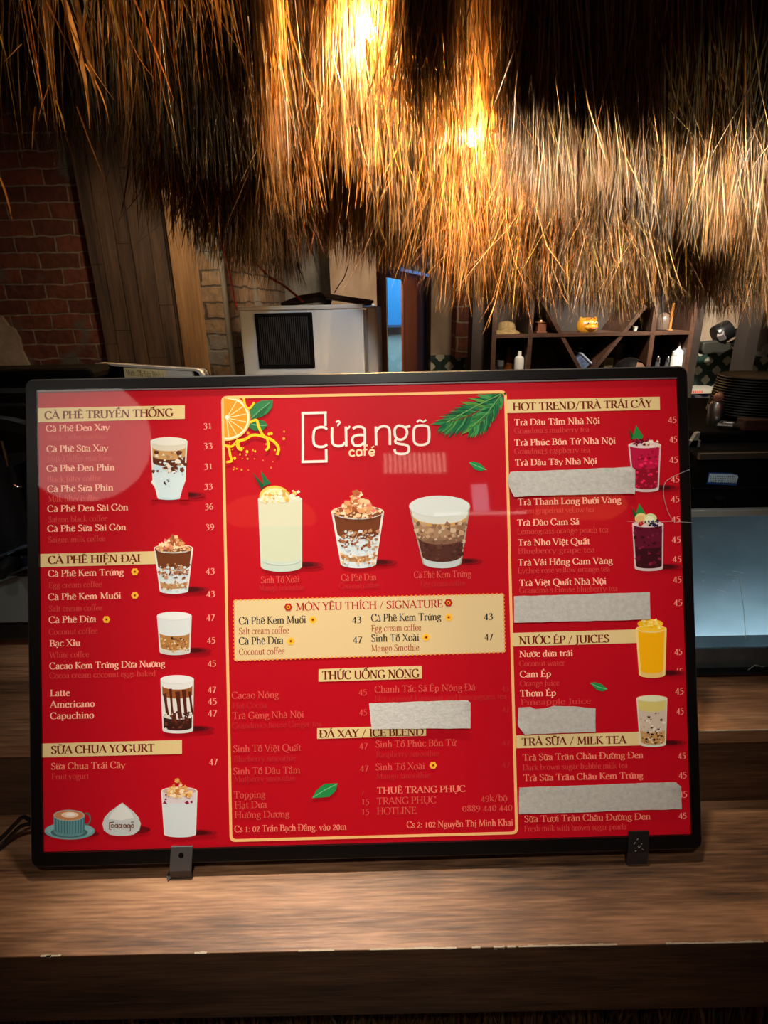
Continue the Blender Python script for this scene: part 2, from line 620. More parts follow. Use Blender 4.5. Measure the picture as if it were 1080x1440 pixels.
dbox(df, 0.0, s4_, -0.03, 0.0, zt2 + 0.012, zt2 + 0.05)
struct('door_frame', df, mat('grey_door_frame', (120, 116, 112), 0.5), dr)
M_led = mat('blue_led', (120, 180, 255), 0.4, emit=(60, 150, 255), es=3.0)
dl_ = MB()
dbox(dl_, s1_ + 0.15, s4_, -0.036, -0.03, zt2 + 0.006, zt2 + 0.02)
dbox(dl_, s3_ + 0.004, s3_ + 0.03, -0.036, -0.03, 0.9, zt2)
struct('led_strip', dl_, mat('blue_led_dim', (110, 150, 210), 0.4, emit=(70, 140, 230), es=0.5), dr)
# the bright space behind the door
bw = MB()
zsp = at(556, 458, 5.2).z
bw.box(-0.6, 1.2, 5.2, 5.3, zsp, 3.2, 0)
bw.box(-0.6, 1.2, 5.2, 5.3, 0, zsp, 1)
struct('wall_outside', bw, [mat('blue_paint', (14, 132, 206), 0.8), mat('pale_blue_paint', (170, 196, 205), 0.8)], label='blue and pale wall seen through the glass strip of the door')
sl = MB(); sl.box(-0.6, 1.2, 5.12, 5.2, zsp - 0.012, zsp + 0.008)
struct('trim_4', sl, mat('blue_ledge', (40, 70, 110), 0.6), label='dark blue ledge across the outside wall')
light('outside_daylight', 'AREA', (0.15, 4.4, 2.3), 40, (0.6, 0.92, 1.0), (0.15, 5.2, 1.4), 0.8)

# right half of the back wall: stained plaster over patterned tiles
YR = 3.35
xr0 = at(606, 470, YR).x
zt_ = at(980, 492, YR).z
wp = MB(); wp.box(xr0, 3.2, YR, YR + 0.2, zt_, 3.2)
struct('wall_back_right', wp, M_plaster, label='stained plaster wall above the patterned tiles')
M_tile = tile_mat('quatrefoil_tiles', 0.106, at(980, 521, YR).x, at(980, 521, YR).z)
wt = MB(); wt.box(xr0, 3.2, YR - 0.012, YR + 0.2, 0, zt_)
struct('wall_tiled', wt, M_tile, label='dark green wall tiles with pale four lobed flowers')
bp_ = MB(); bp_.box(at(641, 470, YR - 0.2).x, at(680, 470, YR - 0.2).x, YR - 0.2, YR, zt_, 3.2)
struct('column_2', bp_, M_brick, label='narrow red brick pier between beige wall and dark shelf')

# dark timber post far right
pr = MB(); pr.box(at(1052, 470, 2.9).x, at(1068, 470, 2.9).x, 2.9, 3.0, 0, 3.2)
struct('trim_5', pr, mat('tarred_timber', (30, 21, 16), 0.7), label='dark timber post at the right end of the tiled wall')

# ------------------------------------------------------------------ thatch
M_straw = bpy.data.materials.new('dry_thatch')
M_straw.use_nodes = True
n, l = M_straw.node_tree.nodes, M_straw.node_tree.links
b = n['Principled BSDF']
at_ = n.new('ShaderNodeAttribute'); at_.attribute_name = 'Col'
l.new(at_.outputs['Color'], b.inputs['Base Color'])
b.inputs['Roughness'].default_value = 0.48
tl = n.new('ShaderNodeBsdfTranslucent')
l.new(at_.outputs['Color'], tl.inputs[0])
mxs = n.new('ShaderNodeMixShader'); mxs.inputs[0].default_value = 0.42
l.new(b.outputs[0], mxs.inputs[1]); l.new(tl.outputs[0], mxs.inputs[2])
l.new(mxs.outputs[0], n['Material Output'].inputs[0])
RNG = np.random.default_rng(11)
PAL = np.array([lin(c) for c in ((168, 118, 62), (186, 140, 82), (150, 100, 50), (198, 158, 102), (128, 92, 48), (150, 128, 66), (176, 110, 56))])


def strands(rows, seg=6):
    """rows: (root Nx3, tip Nx3, width N, bend N, dark N) -> one mesh of V-shaped tapering blades"""
    root, tip, wid, bend, tone = [np.concatenate([np.atleast_1d(r[i]) for r in rows]) for i in range(5)]
    N = len(root)
    t = np.linspace(0, 1, seg)[None, :, None]
    d = tip - root
    side = RNG.normal(size=(N, 3)); side[:, 2] = 0
    side /= np.linalg.norm(side, axis=1)[:, None]
    L = np.linalg.norm(d, axis=1)
    off = (t * (1 - t)) * 4 * 0.5 * side[:, None, :] * (bend * L)[:, None, None]
    off2 = (t ** 3) * (RNG.normal(size=(N, 1, 3)) * np.array([1, 1, 0.25])) * (bend * L * 0.8)[:, None, None]
    c = root[:, None, :] + d[:, None, :] * t + off + off2
    ang = RNG.uniform(-1.25, 1.25, N)
    wdir = np.stack([np.cos(ang), np.sin(ang), np.zeros(N)], 1)[:, None, :]
    fdir = np.stack([np.sin(ang), -np.cos(ang), np.zeros(N)], 1)[:, None, :]
    tap = np.array([0.8, 1.0, 0.95, 0.8, 0.55, 0.06] if seg == 6 else np.interp(np.linspace(0, 1, seg), [0, .2, .6, 1], [.8, 1, .8, .05]))[None, :, None]
    hw = wid[:, None, None] * tap * 0.5
    V = np.stack([c - wdir * hw, c + fdir * hw * 0.55, c + wdir * hw], 2)      # N,seg,3,3
    verts = V.reshape(-1, 3)
    base = np.arange(N)[:, None, None] * seg * 3 + np.arange(seg - 1)[None, :, None] * 3 + np.arange(2)[None, None, :]
    quads = np.stack([base, base + 1, base + 4, base + 3], -1).reshape(-1, 4)
    pal = PAL[RNG.integers(0, len(PAL), N)] * (tone * RNG.uniform(0.75, 1.15, N))[:, None]
    col = np.repeat(np.concatenate([pal, np.ones((N, 1))], 1), seg * 3, 0)
    return verts, quads, col


def strand_object(name, rows, seg=6):
    verts, quads, col = strands(rows, seg)
    me = bpy.data.meshes.new(name)
    me.vertices.add(len(verts)); me.vertices.foreach_set('co', verts.astype(np.float32).ravel())
    me.loops.add(quads.size); me.loops.foreach_set('vertex_index', quads.astype(np.int32).ravel())
    me.polygons.add(len(quads))
    me.polygons.foreach_set('loop_start', np.arange(0, quads.size, 4, dtype=np.int32))
    me.polygons.foreach_set('loop_total', np.full(len(quads), 4, dtype=np.int32))
    a = me.color_attributes.new('Col', 'FLOAT_COLOR', 'POINT')
    a.data.foreach_set('color', col.astype(np.float32).ravel())
    me.materials.append(M_straw)
    me.update(calc_edges=True)
    me.validate()
    o = bpy.data.objects.new(name, me)
    COL.objects.link(o)
    return o


def curtain(N, Y, prof, top=2.75, dy=0.1, jit=0.07, width=(0.0035, 0.0085), bend=0.05, tone=1.0, back=0.25, short=0.0, lean=0.03, clump=0.55):
    """blades hanging near depth Y whose tips follow prof [(px, py)...]"""
    P = [at(x, y, Y) for x, y in prof]
    xs = np.array([p.x for p in P]); zs = np.array([p.z for p in P])
    X = RNG.uniform(xs[0], xs[-1], N)
    # tips gather in tufts
    tid = np.round((X + 0.02 * np.sin(X * 57)) / 0.06)
    tuft = tid * 0.06 + RNG.normal(0, 0.008, N)
    Xt = X + (tuft - X) * clump * RNG.uniform(0, 1, N)
    tj = np.sin(tid * 91.7 + Y * 40) * jit * 0.6
    Zt = np.interp(X, xs, zs) + tj + np.abs(RNG.normal(0, jit, N)) * (1 + 3 * short * RNG.uniform(0, 1, N))
    Yt = Y + np.sin(tid * 37.3 + Y * 11) * dy * 0.7 + RNG.uniform(-dy, dy, N) * 0.6
    tip = np.stack([Xt + RNG.normal(0, lean, N), Yt, Zt], 1)
    rz = np.full(N, top) + RNG.uniform(-0.1, 0.1, N)
    if short:
        rz = np.minimum(rz, Zt + RNG.uniform(0.35, 0.75, N))
    root = np.stack([X + RNG.normal(0, 0.02, N), Yt + back * (rz - Zt) + RNG.normal(0, 0.03, N), rz], 1)
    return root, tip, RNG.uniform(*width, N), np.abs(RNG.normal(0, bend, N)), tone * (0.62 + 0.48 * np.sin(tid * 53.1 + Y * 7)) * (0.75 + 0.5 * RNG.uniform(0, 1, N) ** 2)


back_prof = [(225, 330), (262, 340), (300, 385), (345, 395), (400, 400), (440, 372), (490, 362), (560, 390), (610, 400), (640, 432), (700, 440), (800, 446), (900, 440), (1000, 446), (1110, 446)]
mid_prof = [(372, 330), (420, 310), (470, 250), (520, 300), (560, 340), (620, 380), (660, 415), (720, 432), (830, 436), (930, 430), (1110, 436)]
front_prof = [(695, 60), (705, 190), (725, 260), (770, 295), (830, 290), (900, 310), (960, 330), (1040, 360), (1120, 380)]
def skirt(N, px, Y0, Y1, ytip, tone):
    """blades hanging along a line that runs in depth"""
    Yd = RNG.uniform(Y0, Y1, N)
    tp = np.array([at(px + RNG.normal(0, 7), ytip + RNG.normal(0, 35), y) for y in Yd])
    rt = tp.copy(); rt[:, 2] = 2.75; rt[:, 0] += RNG.normal(0, .02, N)
    return rt, tp, RNG.uniform(.004, .009, N), np.abs(RNG.normal(0, .04, N)), np.full(N, tone)


rows = [  # low tones put the darkness of unlit layers into the straw colour
    curtain(6500, 2.25, back_prof, dy=0.10, jit=0.06, bend=0.07, short=0.35, lean=0.04),
    curtain(4200, 2.04, mid_prof, dy=0.07, jit=0.10, bend=0.06, short=0.3, lean=0.04),
    curtain(3200, 1.98, [(625, 425), (700, 438), (850, 440), (960, 434), (1110, 440)], dy=0.13, jit=0.12, bend=0.12, short=0.9, width=(0.002, 0.0048), lean=0.045, tone=1.15),
    curtain(900, 1.95, [(600, 405), (700, 425), (850, 430), (960, 425), (1110, 430)], dy=0.13, jit=0.04, bend=0.2, short=0.8, width=(0.002, 0.004), lean=0.08, tone=1.2),
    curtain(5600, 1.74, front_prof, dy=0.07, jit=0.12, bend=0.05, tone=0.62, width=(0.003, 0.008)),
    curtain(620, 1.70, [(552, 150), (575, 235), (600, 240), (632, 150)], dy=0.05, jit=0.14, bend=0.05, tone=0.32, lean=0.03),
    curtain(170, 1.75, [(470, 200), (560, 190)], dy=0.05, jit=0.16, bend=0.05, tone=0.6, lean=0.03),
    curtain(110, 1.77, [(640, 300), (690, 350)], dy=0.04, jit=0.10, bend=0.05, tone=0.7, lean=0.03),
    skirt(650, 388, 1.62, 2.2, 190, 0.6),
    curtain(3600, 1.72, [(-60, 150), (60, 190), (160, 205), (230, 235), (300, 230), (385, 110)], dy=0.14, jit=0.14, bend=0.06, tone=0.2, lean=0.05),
    curtain(1300, 2.1, [(225, 250), (250, 300), (300, 370), (345, 380), (385, 350)], dy=0.1, jit=0.1, bend=0.08, tone=0.75, lean=0.05),
]
o = strand_object('thatch_fringe', rows)
tag(o, 'thick fringe of dry straw thatch hanging over the bar', 'thatch', kind='stuff')
lv = []
for (xa_, ya_, xb_, yb_, wd) in ((28, -30, 68, 175, .009), (35, -30, 62, 150, .006), (75, -40, 130, 185, .010), (88, -40, 118, 120, .007), (96, -40, 140, 150, .011), (60, -30, 78, 170, .008),
                                 (143, -40, 162, 74, .009), (150, -30, 184, 137, .005), (165, -30, 180, 160, .007), (172, -30, 198, 165, .004), (180, -20, 246, 140, .004),
                                 (120, 20, 108, 105, .006), (138, -30, 142, 110, .005), (54, -20, 112, 100, .005), (-10, 20, 12, 90, .006), (30, 62, 0, 90, .004), (0, 250, 14, 312, .008),
                                 (92, 20, 165, 145, .004), (175, 20, 222, 118, .004), (158, -30, 150, 60, .006), (205, -30, 215, 60, .004), (222, -20, 240, 60, .004), (300, -20, 312, 50, .006),
                                 (50, 150, 44, 215, .004), (70, 120, 50, 172, .005), (108, 150, 152, 270, .003), (78, 140, 96, 190, .003), (228, -30, 206, 50, .003), (120, 90, 160, 175, .004)):
    p, q = at(xa_, ya_, 1.15), at(xb_, yb_, 1.12)
    lv.append((np.array([p]), np.array([q]), np.array([wd]), np.array([abs(random.gauss(0, .05)) + .01]), np.array([1.05])))
# thin blades among the long ones, their dimness put into the colour
NN = 170
XX = RNG.uniform(-40, 330, NN)
pr_, tp_ = [], []
for xx in XX:
    y1_ = RNG.uniform(10, 250) * (1 if xx < 240 else 0.6)
    Yd = RNG.uniform(1.15, 1.5)
    pr_.append(at(xx, -60, Yd)); tp_.append(at(xx + RNG.normal(18, 22), y1_, Yd - 0.03))
lv.append((np.array(pr_), np.array(tp_), RNG.uniform(.0015, .004, NN), np.abs(RNG.normal(0, .05, NN)) + .01, np.full(NN, .35)))
o = strand_object('thatch_blades', lv, 10)
tag(o, 'long loose thatch blades hanging nearest at the upper left', 'thatch', kind='stuff')
# dark slanted board added behind the blades to block light
ub = MB()
ub.prism([(2.3, 2.72), (2.62, 1.95), (2.68, 1.97), (2.4, 2.95), (0.9, 2.95), (0.9, 2.78), (2.2, 2.74)], -0.62, 2.2, 'x')
struct('blocking_board', ub, mat('dark_backing', (70, 48, 26), 0.9, noise=((60, 8, 8), (40, 26, 14))), label='dark slanted board added behind the thatch to block light')
# lamps glowing inside the thatch
M_bulb = mat('lit_bulb', (255, 230, 190), 0.3, emit=(255, 214, 150), es=60)
for (x, y, Y, e, nm, lab) in ((520, 42, 1.85, 190, 'thatch_lamp', 'warm bulb glowing high behind the straw beside the dark strands'), (662, 195, 1.86, 62, 'thatch_lamp', 'small bare warm bulb shining through the straw above the door')):
    p = at(x, y, Y)
    t = thing(nm, (p.x, p.y, 2.62), lab, 'lamp')
    mb = MB(); mb.lathe([(0.001, -0.02), (0.008, -0.018), (0.014, -0.008), (0.0165, 0.002), (0.013, 0.014), (0.008, 0.022)], p, 16)
    obj('bulb', mb, M_bulb, t, True)
    mb = MB(); mb.lathe([(0.010, 0.022), (0.011, 0.05), (0.006, 0.056)], p, 14)
    obj('socket', mb, M_blackm, t, True)
    mb = MB(); mb.tube([p + Vector((0, 0, 0.05)), Vector((p.x, p.y, 2.62))], 0.003, 6)
    obj('cord', mb, M_blackm, t)
    light('thatch_lamp_light', 'POINT', p + Vector((0, -0.03, 0)), e, (1.0, 0.57, 0.22), size=0.025)

# ------------------------------------------------------------------ the seating side behind the photographer, mirrored in the glass of the board
t = thing('added_lantern', (-1.68, -1.5, 3.7), 'large white paper lantern added to mirror as pale haze in the board', 'lantern')  # added, unseen: its glow makes the white haze mirrored on the board
mb = MB(); mb.sphere((-1.68, -1.5, 2.62), (.36, .36, .36), 28)
obj('shade', mb, mat('lit_paper', (240, 236, 226), .8, emit=(255, 246, 234), es=2.6, noise=((3, 3, 40), (200, 196, 186))), t, smooth=True)
mb = MB(); mb.tube([(-1.68, -1.5, 2.97), (-1.68, -1.5, 3.7)], .004, 6); obj('cord', mb, M_blackm, t)
for k, x in enumerate((-0.88, 1.7)):
    t = thing('pendant_lamp', (x, -3.0, 3.7), ('orange pendant lamp shade hanging left of the narrow window', 'orange pendant lamp shade hanging right of the narrow window')[k], 'lamp', 'pendant lamps on the seating side')
    mb = MB(); mb.lathe([(.38, -.02), (.36, .03), (.22, .1), (.05, .14)], (x, -3.0, 2.72), 28); obj('shade', mb, mat('orange_shade', (240, 110, 60), .6, emit=(255, 120, 60), es=2.2), t, smooth=True)
    mb = MB(); mb.tube([(x, -3.0, 2.86), (x, -3.0, 3.7)], .004, 6); obj('cord', mb, M_blackm, t)
t = thing('glow_slat_panel', (.35, -3.2, 3.16), 'panel of upright slats made to glow for the band mirrored in the board', 'lamp')  # slats given a glow of their own so the board mirrors them
mb = MB(); mb.box(.05, .66, -3.198, -3.17, 3.15, 3.38); obj('body', mb, M_white, t)
for i in range(13):
    x = .08 + i * .044
    mb = MB(); mb.box(x, x + .022, -3.17, -3.155, 3.17, 3.36); obj('lit_slat', mb, mat('lit_slat', (250, 244, 230), .5, emit=(255, 240, 215), es=4.5), t)
mb = MB(); mb.box(.85, .99, -3.205, -3.195, 2.80, 3.06)
struct('window_1', mb, mat('daylight_pane', (230, 240, 255), .2, emit=(225, 235, 255), es=4.0), label='narrow bright window in the rear wall')
t = thing('glow_ledge', (.6, -3.2, 2.76), 'thin white ledge under the narrow window, made to glow for its mirrored line', 'lamp')  # glowing bar added for the white line mirrored in the board
mb = MB(); mb.tube([(.5, -3.17, 2.77), (1.3, -3.17, 2.77)], .012, 10); obj('tube', mb, mat('glow_line', (250, 250, 250), .4, emit=(255, 250, 240), es=4.0), t)
mb = MB(); mb.box(.48, 1.32, -3.199, -3.182, 2.755, 2.79); obj('holder', mb, M_white, t)
# ------------------------------------------------------------------ bar counter
YF, YR1, YBK, ZL, ZU = 0.445, 0.6415, 1.75, 0.80, 0.93
ct = thing('bar_counter', (0, 0.9, 0), 'two level walnut laminate bar counter under the red menu board', 'counter')
mb = MB(); mb.box(-1.6, 1.6, YF, YR1 + 0.02, ZL - 0.003, ZL)
obj('lower_top', mb, M_counter, ct, bevel=0.0008)
mb = MB(); mb.box(-1.6, 1.6, YR1 + 0.001, YR1 + 0.02, ZL, ZU - 0.022)
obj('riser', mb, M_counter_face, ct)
mb = MB(); mb.box(-1.6, 1.6, YR1, YBK, ZU - 0.022, ZU)
obj('upper_top', mb, M_counter, ct, bevel=0.0012)
mb = MB(); mb.box(-1.6, 1.6, YF + 0.0004, YF + 0.02, 0.682, ZL - 0.003); mb.box(-1.6, 1.6, YF + 0.05, YF + 0.07, 0.06, 0.70)
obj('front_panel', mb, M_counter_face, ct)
mb = MB(); mb.box(-1.6, 1.6, YF + 0.06, YBK - 0.05, 0.0, 0.06)
obj('plinth', mb, M_blackm, ct)
mb = MB(); mb.box(-1.6, 1.6, YBK - 0.02, YBK, 0.06, ZU - 0.022)
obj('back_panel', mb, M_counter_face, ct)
# chipped pale laminate edge
random.seed(21)
M_chip = mat('bare_chipboard', (150, 138, 118), 0.9)
def chips(y, z, spans):
    for a, b_, hh in spans:
        mb = MB()
        x = a
        while x < b_:
            w_ = random.uniform(0.002, 0.009)
            h = hh * random.uniform(0.4, 1.0)
            mb.box(x, min(x + w_ + .0002, b_), y - 0.0006, y + 0.0012 * random.uniform(0.6, 1.6), z - h, z + 0.0003)
            x += w_
        obj('chipped_edge', mb, M_chip, ct, label='pale chipped edge of the laminate')
f_ = lambda px: onz(px, 1335, ZL).x
chips(YF, ZL, ((f_(62), f_(90), .0009), (f_(70), f_(76), .003), (f_(275), f_(292), .0016), (f_(420), f_(470), .0011), (f_(520), f_(610), .0009), (f_(610), f_(642), .0022), (f_(664), f_(676), .0026), (f_(695), f_(710), .0034), (f_(714), f_(726), .002), (f_(730), f_(870), .0008), (f_(940), f_(1080), .0010)))
chips(YR1, ZU, ((at(986, 1021, YR1).x, at(1100, 1018, YR1).x, .0016),))

# dark straw skirt under the fascia of the counter
NS = 2600
sx0 = RNG.uniform(-1.2, 1.2, NS)
o = strand_object('straw_skirt', [(np.stack([sx0, RNG.uniform(YF + .024, YF + .044, NS), np.full(NS, .695)], 1), np.stack([sx0 + RNG.normal(0, .03, NS), RNG.uniform(YF + .008, YF + .04, NS), RNG.uniform(.3, .6, NS)], 1), RNG.uniform(.002, .005, NS), np.abs(RNG.normal(0, .06, NS)), np.full(NS, .25))])
tag(o, 'dark straw skirt hanging under the front edge of the counter', 'thatch', kind='stuff')

# ------------------------------------------------------------------ menu board
BM = Matrix.Translation((-0.03052069, 0.66146431, 1.11689929)) @ (Matrix.Rotation(math.radians(.491158747), 4, 'Z') @ Matrix.Rotation(math.radians(.00995949), 4, 'Y') @ Matrix.Rotation(math.radians(69.0550937), 4, 'X'))
BI = BM.inverted()
BW, BH, BT = 0.88, 0.63946, 0.045
C_L = BI @ CAM


def bl(x, y):
    """the point of the board's front plane that the photograph shows at x, y, in board coordinates"""
    d = BI.to_3x3() @ ray(x, y)
    t = -C_L.z / d.z
    return (C_L.x + d.x * t, C_L.y + d.y * t)


board = bpy.data.objects.new('menu_lightbox', None)
COL.objects.link(board)
board['_local'] = True
board.empty_display_size = 0.05
board.matrix_world = BM
tag(board, 'red backlit cafe menu board in a black frame leaning on the counter', 'menu board')
del board['_local']


def bobj(name, mb, mats, parent=board, **k):
    o = obj(name, mb, mats, None, **k)
    o.parent = parent
    return o


def rrect(x0, x1, y0, y1, r, n=6):
    p = []
    for cx, cy, a in ((x1 - r, y1 - r, 0), (x0 + r, y1 - r, 90), (x0 + r, y0 + r, 180), (x1 - r, y0 + r, 270)):
        for i in range(n + 1):
            g = math.radians(a + 90 * i / n)
            p.append((cx + r * math.cos(g), cy + r * math.sin(g)))
    return p


iTL, iTR, iBR, iBL = bl(53, 548), bl(952.5, 531), bl(970, 1171), bl(62, 1200)
ix0, ix1 = (iTL[0] + iBL[0]) / 2, (iTR[0] + iBR[0]) / 2
iy1, iy0 = (iTL[1] + iTR[1]) / 2, (iBR[1] + iBL[1]) / 2
outer = rrect(-BW / 2, BW / 2, -BH / 2, BH / 2, 0.011, 6)
inner = rrect(ix0, ix1, iy0, iy1, 0.0006, 6)
mb = MB()
n_ = len(outer)
za, zb = -BT, 0.0035
o_in = rrect(-BW / 2 + 0.0022, BW / 2 - 0.0022, -BH / 2 + 0.0022, BH / 2 - 0.0022, 0.009, 6)
V = [(*p, za) for p in outer] + [(*p, zb - 0.0025) for p in outer] + [(*p, zb) for p in o_in] + [(*p, zb) for p in inner] + [(*p, -0.003) for p in inner]
Fc, Fm = [], []
for r_ in range(4):
    for i in range(n_):
        j = (i + 1) % n_
        Fc.append((r_ * n_ + i, r_ * n_ + j, (r_ + 1) * n_ + j, (r_ + 1) * n_ + i))
        Fm.append(1 if r_ == 1 else 0)
mb.add(V, Fc); mb.m = Fm
bobj('frame', mb, [M_frame, M_edge])
mb = MB(); mb.prism(outer, -BT - 0.002, -BT + 0.001)
bobj('back_plate', mb, M_black)
mb = MB()
mb.box(ix0, ix1, iy1 - 0.0028, iy1 + 0.0001, -0.003, 0.0016)
bobj('inner_bevel', mb, mat('grey_inner_bevel', (128, 116, 118), 0.4, coat=0.3), label='thin grey strip along the top inside of the frame')

M_print = bpy.data.materials.new('backlit_print')
M_print.use_nodes = True
n, l = M_print.node_tree.nodes, M_print.node_tree.links
b = n['Principled BSDF']
pa = n.new('ShaderNodeAttribute'); pa.attribute_name = 'Col'
l.new(pa.outputs['Color'], b.inputs['Base Color'])
l.new(pa.outputs['Color'], b.inputs['Emission Color'])
b.inputs['Emission Strength'].default_value = 0.22
b.inputs['Roughness'].default_value = 0.5
b.inputs['Specular IOR Level'].default_value = 0.15
DZ = 3.0e-5


class Pic:
    """flat print: polygons given at photograph pixels, carried onto the board's plane, each a hair above the last"""
    def __init__(s, z=1e-4, jit=0):
        s.v, s.f, s.c, s.z = [], [], [], z

    def up(s, k=1):
        s.z += DZ * k
        return s

    def raw(s, pts, col, z=None):
        k = len(s.v)
        s.v += [(p[0], p[1], s.z if z is None else z) for p in pts]
        s.f.append(tuple(range(k, k + len(pts))))
        s.c.append(lin(col))
        return s

    def poly(s, pts, col, up=True):
        if up:
            s.up()
        return s.raw([bl(*p) for p in pts], col)

    def ell(s, cx, cy, rx, ry, col, a0=0, a1=360, n=28, rot=0, up=True):
        p = []
        cr, sr = math.cos(math.radians(rot)), math.sin(math.radians(rot))
        for i in range(n + (0 if a1 - a0 >= 360 else 1)):
            g = math.radians(a0 + (a1 - a0) * i / n)
            x, y = rx * math.cos(g), ry * math.sin(g)
            p.append((cx + x * cr - y * sr, cy + x * sr + y * cr))
        return s.poly(p, col, up)

    def ring(s, cx, cy, rx, ry, wd, col, a0=0, a1=360, n=32):
        s.up()
        for i in range(n):
            g0, g1 = [math.radians(a0 + (a1 - a0) * k / n) for k in (i, i + 1)]
            s.poly([(cx + rx * math.cos(g0), cy + ry * math.sin(g0)), (cx + rx * math.cos(g1), cy + ry * math.sin(g1)),
                    (cx + (rx - wd) * math.cos(g1), cy + (ry - wd) * math.sin(g1)), (cx + (rx - wd) * math.cos(g0), cy + (ry - wd) * math.sin(g0))], col, False)
        return s

    def line(s, pts, wd, col, up=True):
        if up:
            s.up()
        q = [Vector(bl(*p)) for p in pts]
        ws = wd if isinstance(wd, (list, tuple)) else [wd] * len(q)
        L, R_ = [], []
        for i, p in enumerate(q):
            t = (q[min(i + 1, len(q) - 1)] - q[max(i - 1, 0)]).normalized()
            nn = Vector((-t.y, t.x)) * ws[i] * 0.000946 / 2
            L.append(p + nn); R_.append(p - nn)
        for i in range(len(q) - 1):
            s.raw([L[i], L[i + 1], R_[i + 1], R_[i]], col)
        return s

    def flecks(s, region, cols, n, size, seed=1):
        rg = random.Random(seed)
        x0, x1, y0, y1, fn = region
        c = 0
        tries = 0
        while c < n and tries < n * 30:
            tries += 1
            x, y = rg.uniform(x0, x1), rg.uniform(y0, y1)
            if fn and not fn(x, y):
                continue
            r = size * rg.uniform(0.5, 1.3)
            a = rg.uniform(0, 6.28)
            k = rg.choice((3, 4, 5))
            if c % 6 == 0:
                s.up()
            s.poly([(x + r * math.cos(a + 6.28 * i / k) * rg.uniform(.5, 1.2), y + r * math.sin(a + 6.28 * i / k) * rg.uniform(.4, 1.0)) for i in range(k)], rg.choice(cols), False)
            c += 1
        return s

    def build(s, name, parent, label=None):
        me = bpy.data.meshes.new(name)
        me.from_pydata(s.v, [], s.f)
        a = me.color_attributes.new('Col', 'FLOAT_COLOR', 'CORNER')
        buf = np.empty((len(me.loops), 4), np.float32)
        k = 0
        for f, c in zip(s.f, s.c):
            buf[k:k + len(f)] = (*c, 1)
            k += len(f)
        a.data.foreach_set('color', buf.ravel())
        me.materials.append(M_print)
        # all faces look towards the viewer
        flip = [p.normal.z < 0 for p in me.polygons]
        if any(flip):
            bm = bmesh.new(); bm.from_mesh(me); bm.faces.ensure_lookup_table()
            bmesh.ops.reverse_faces(bm, faces=[bm.faces[i] for i, q in enumerate(flip) if q])
            bm.to_mesh(me); bm.free()
        o = bpy.data.objects.new(name, me)
        COL.objects.link(o)
        o.parent = parent
        if label:
            o['label'] = label
        return o


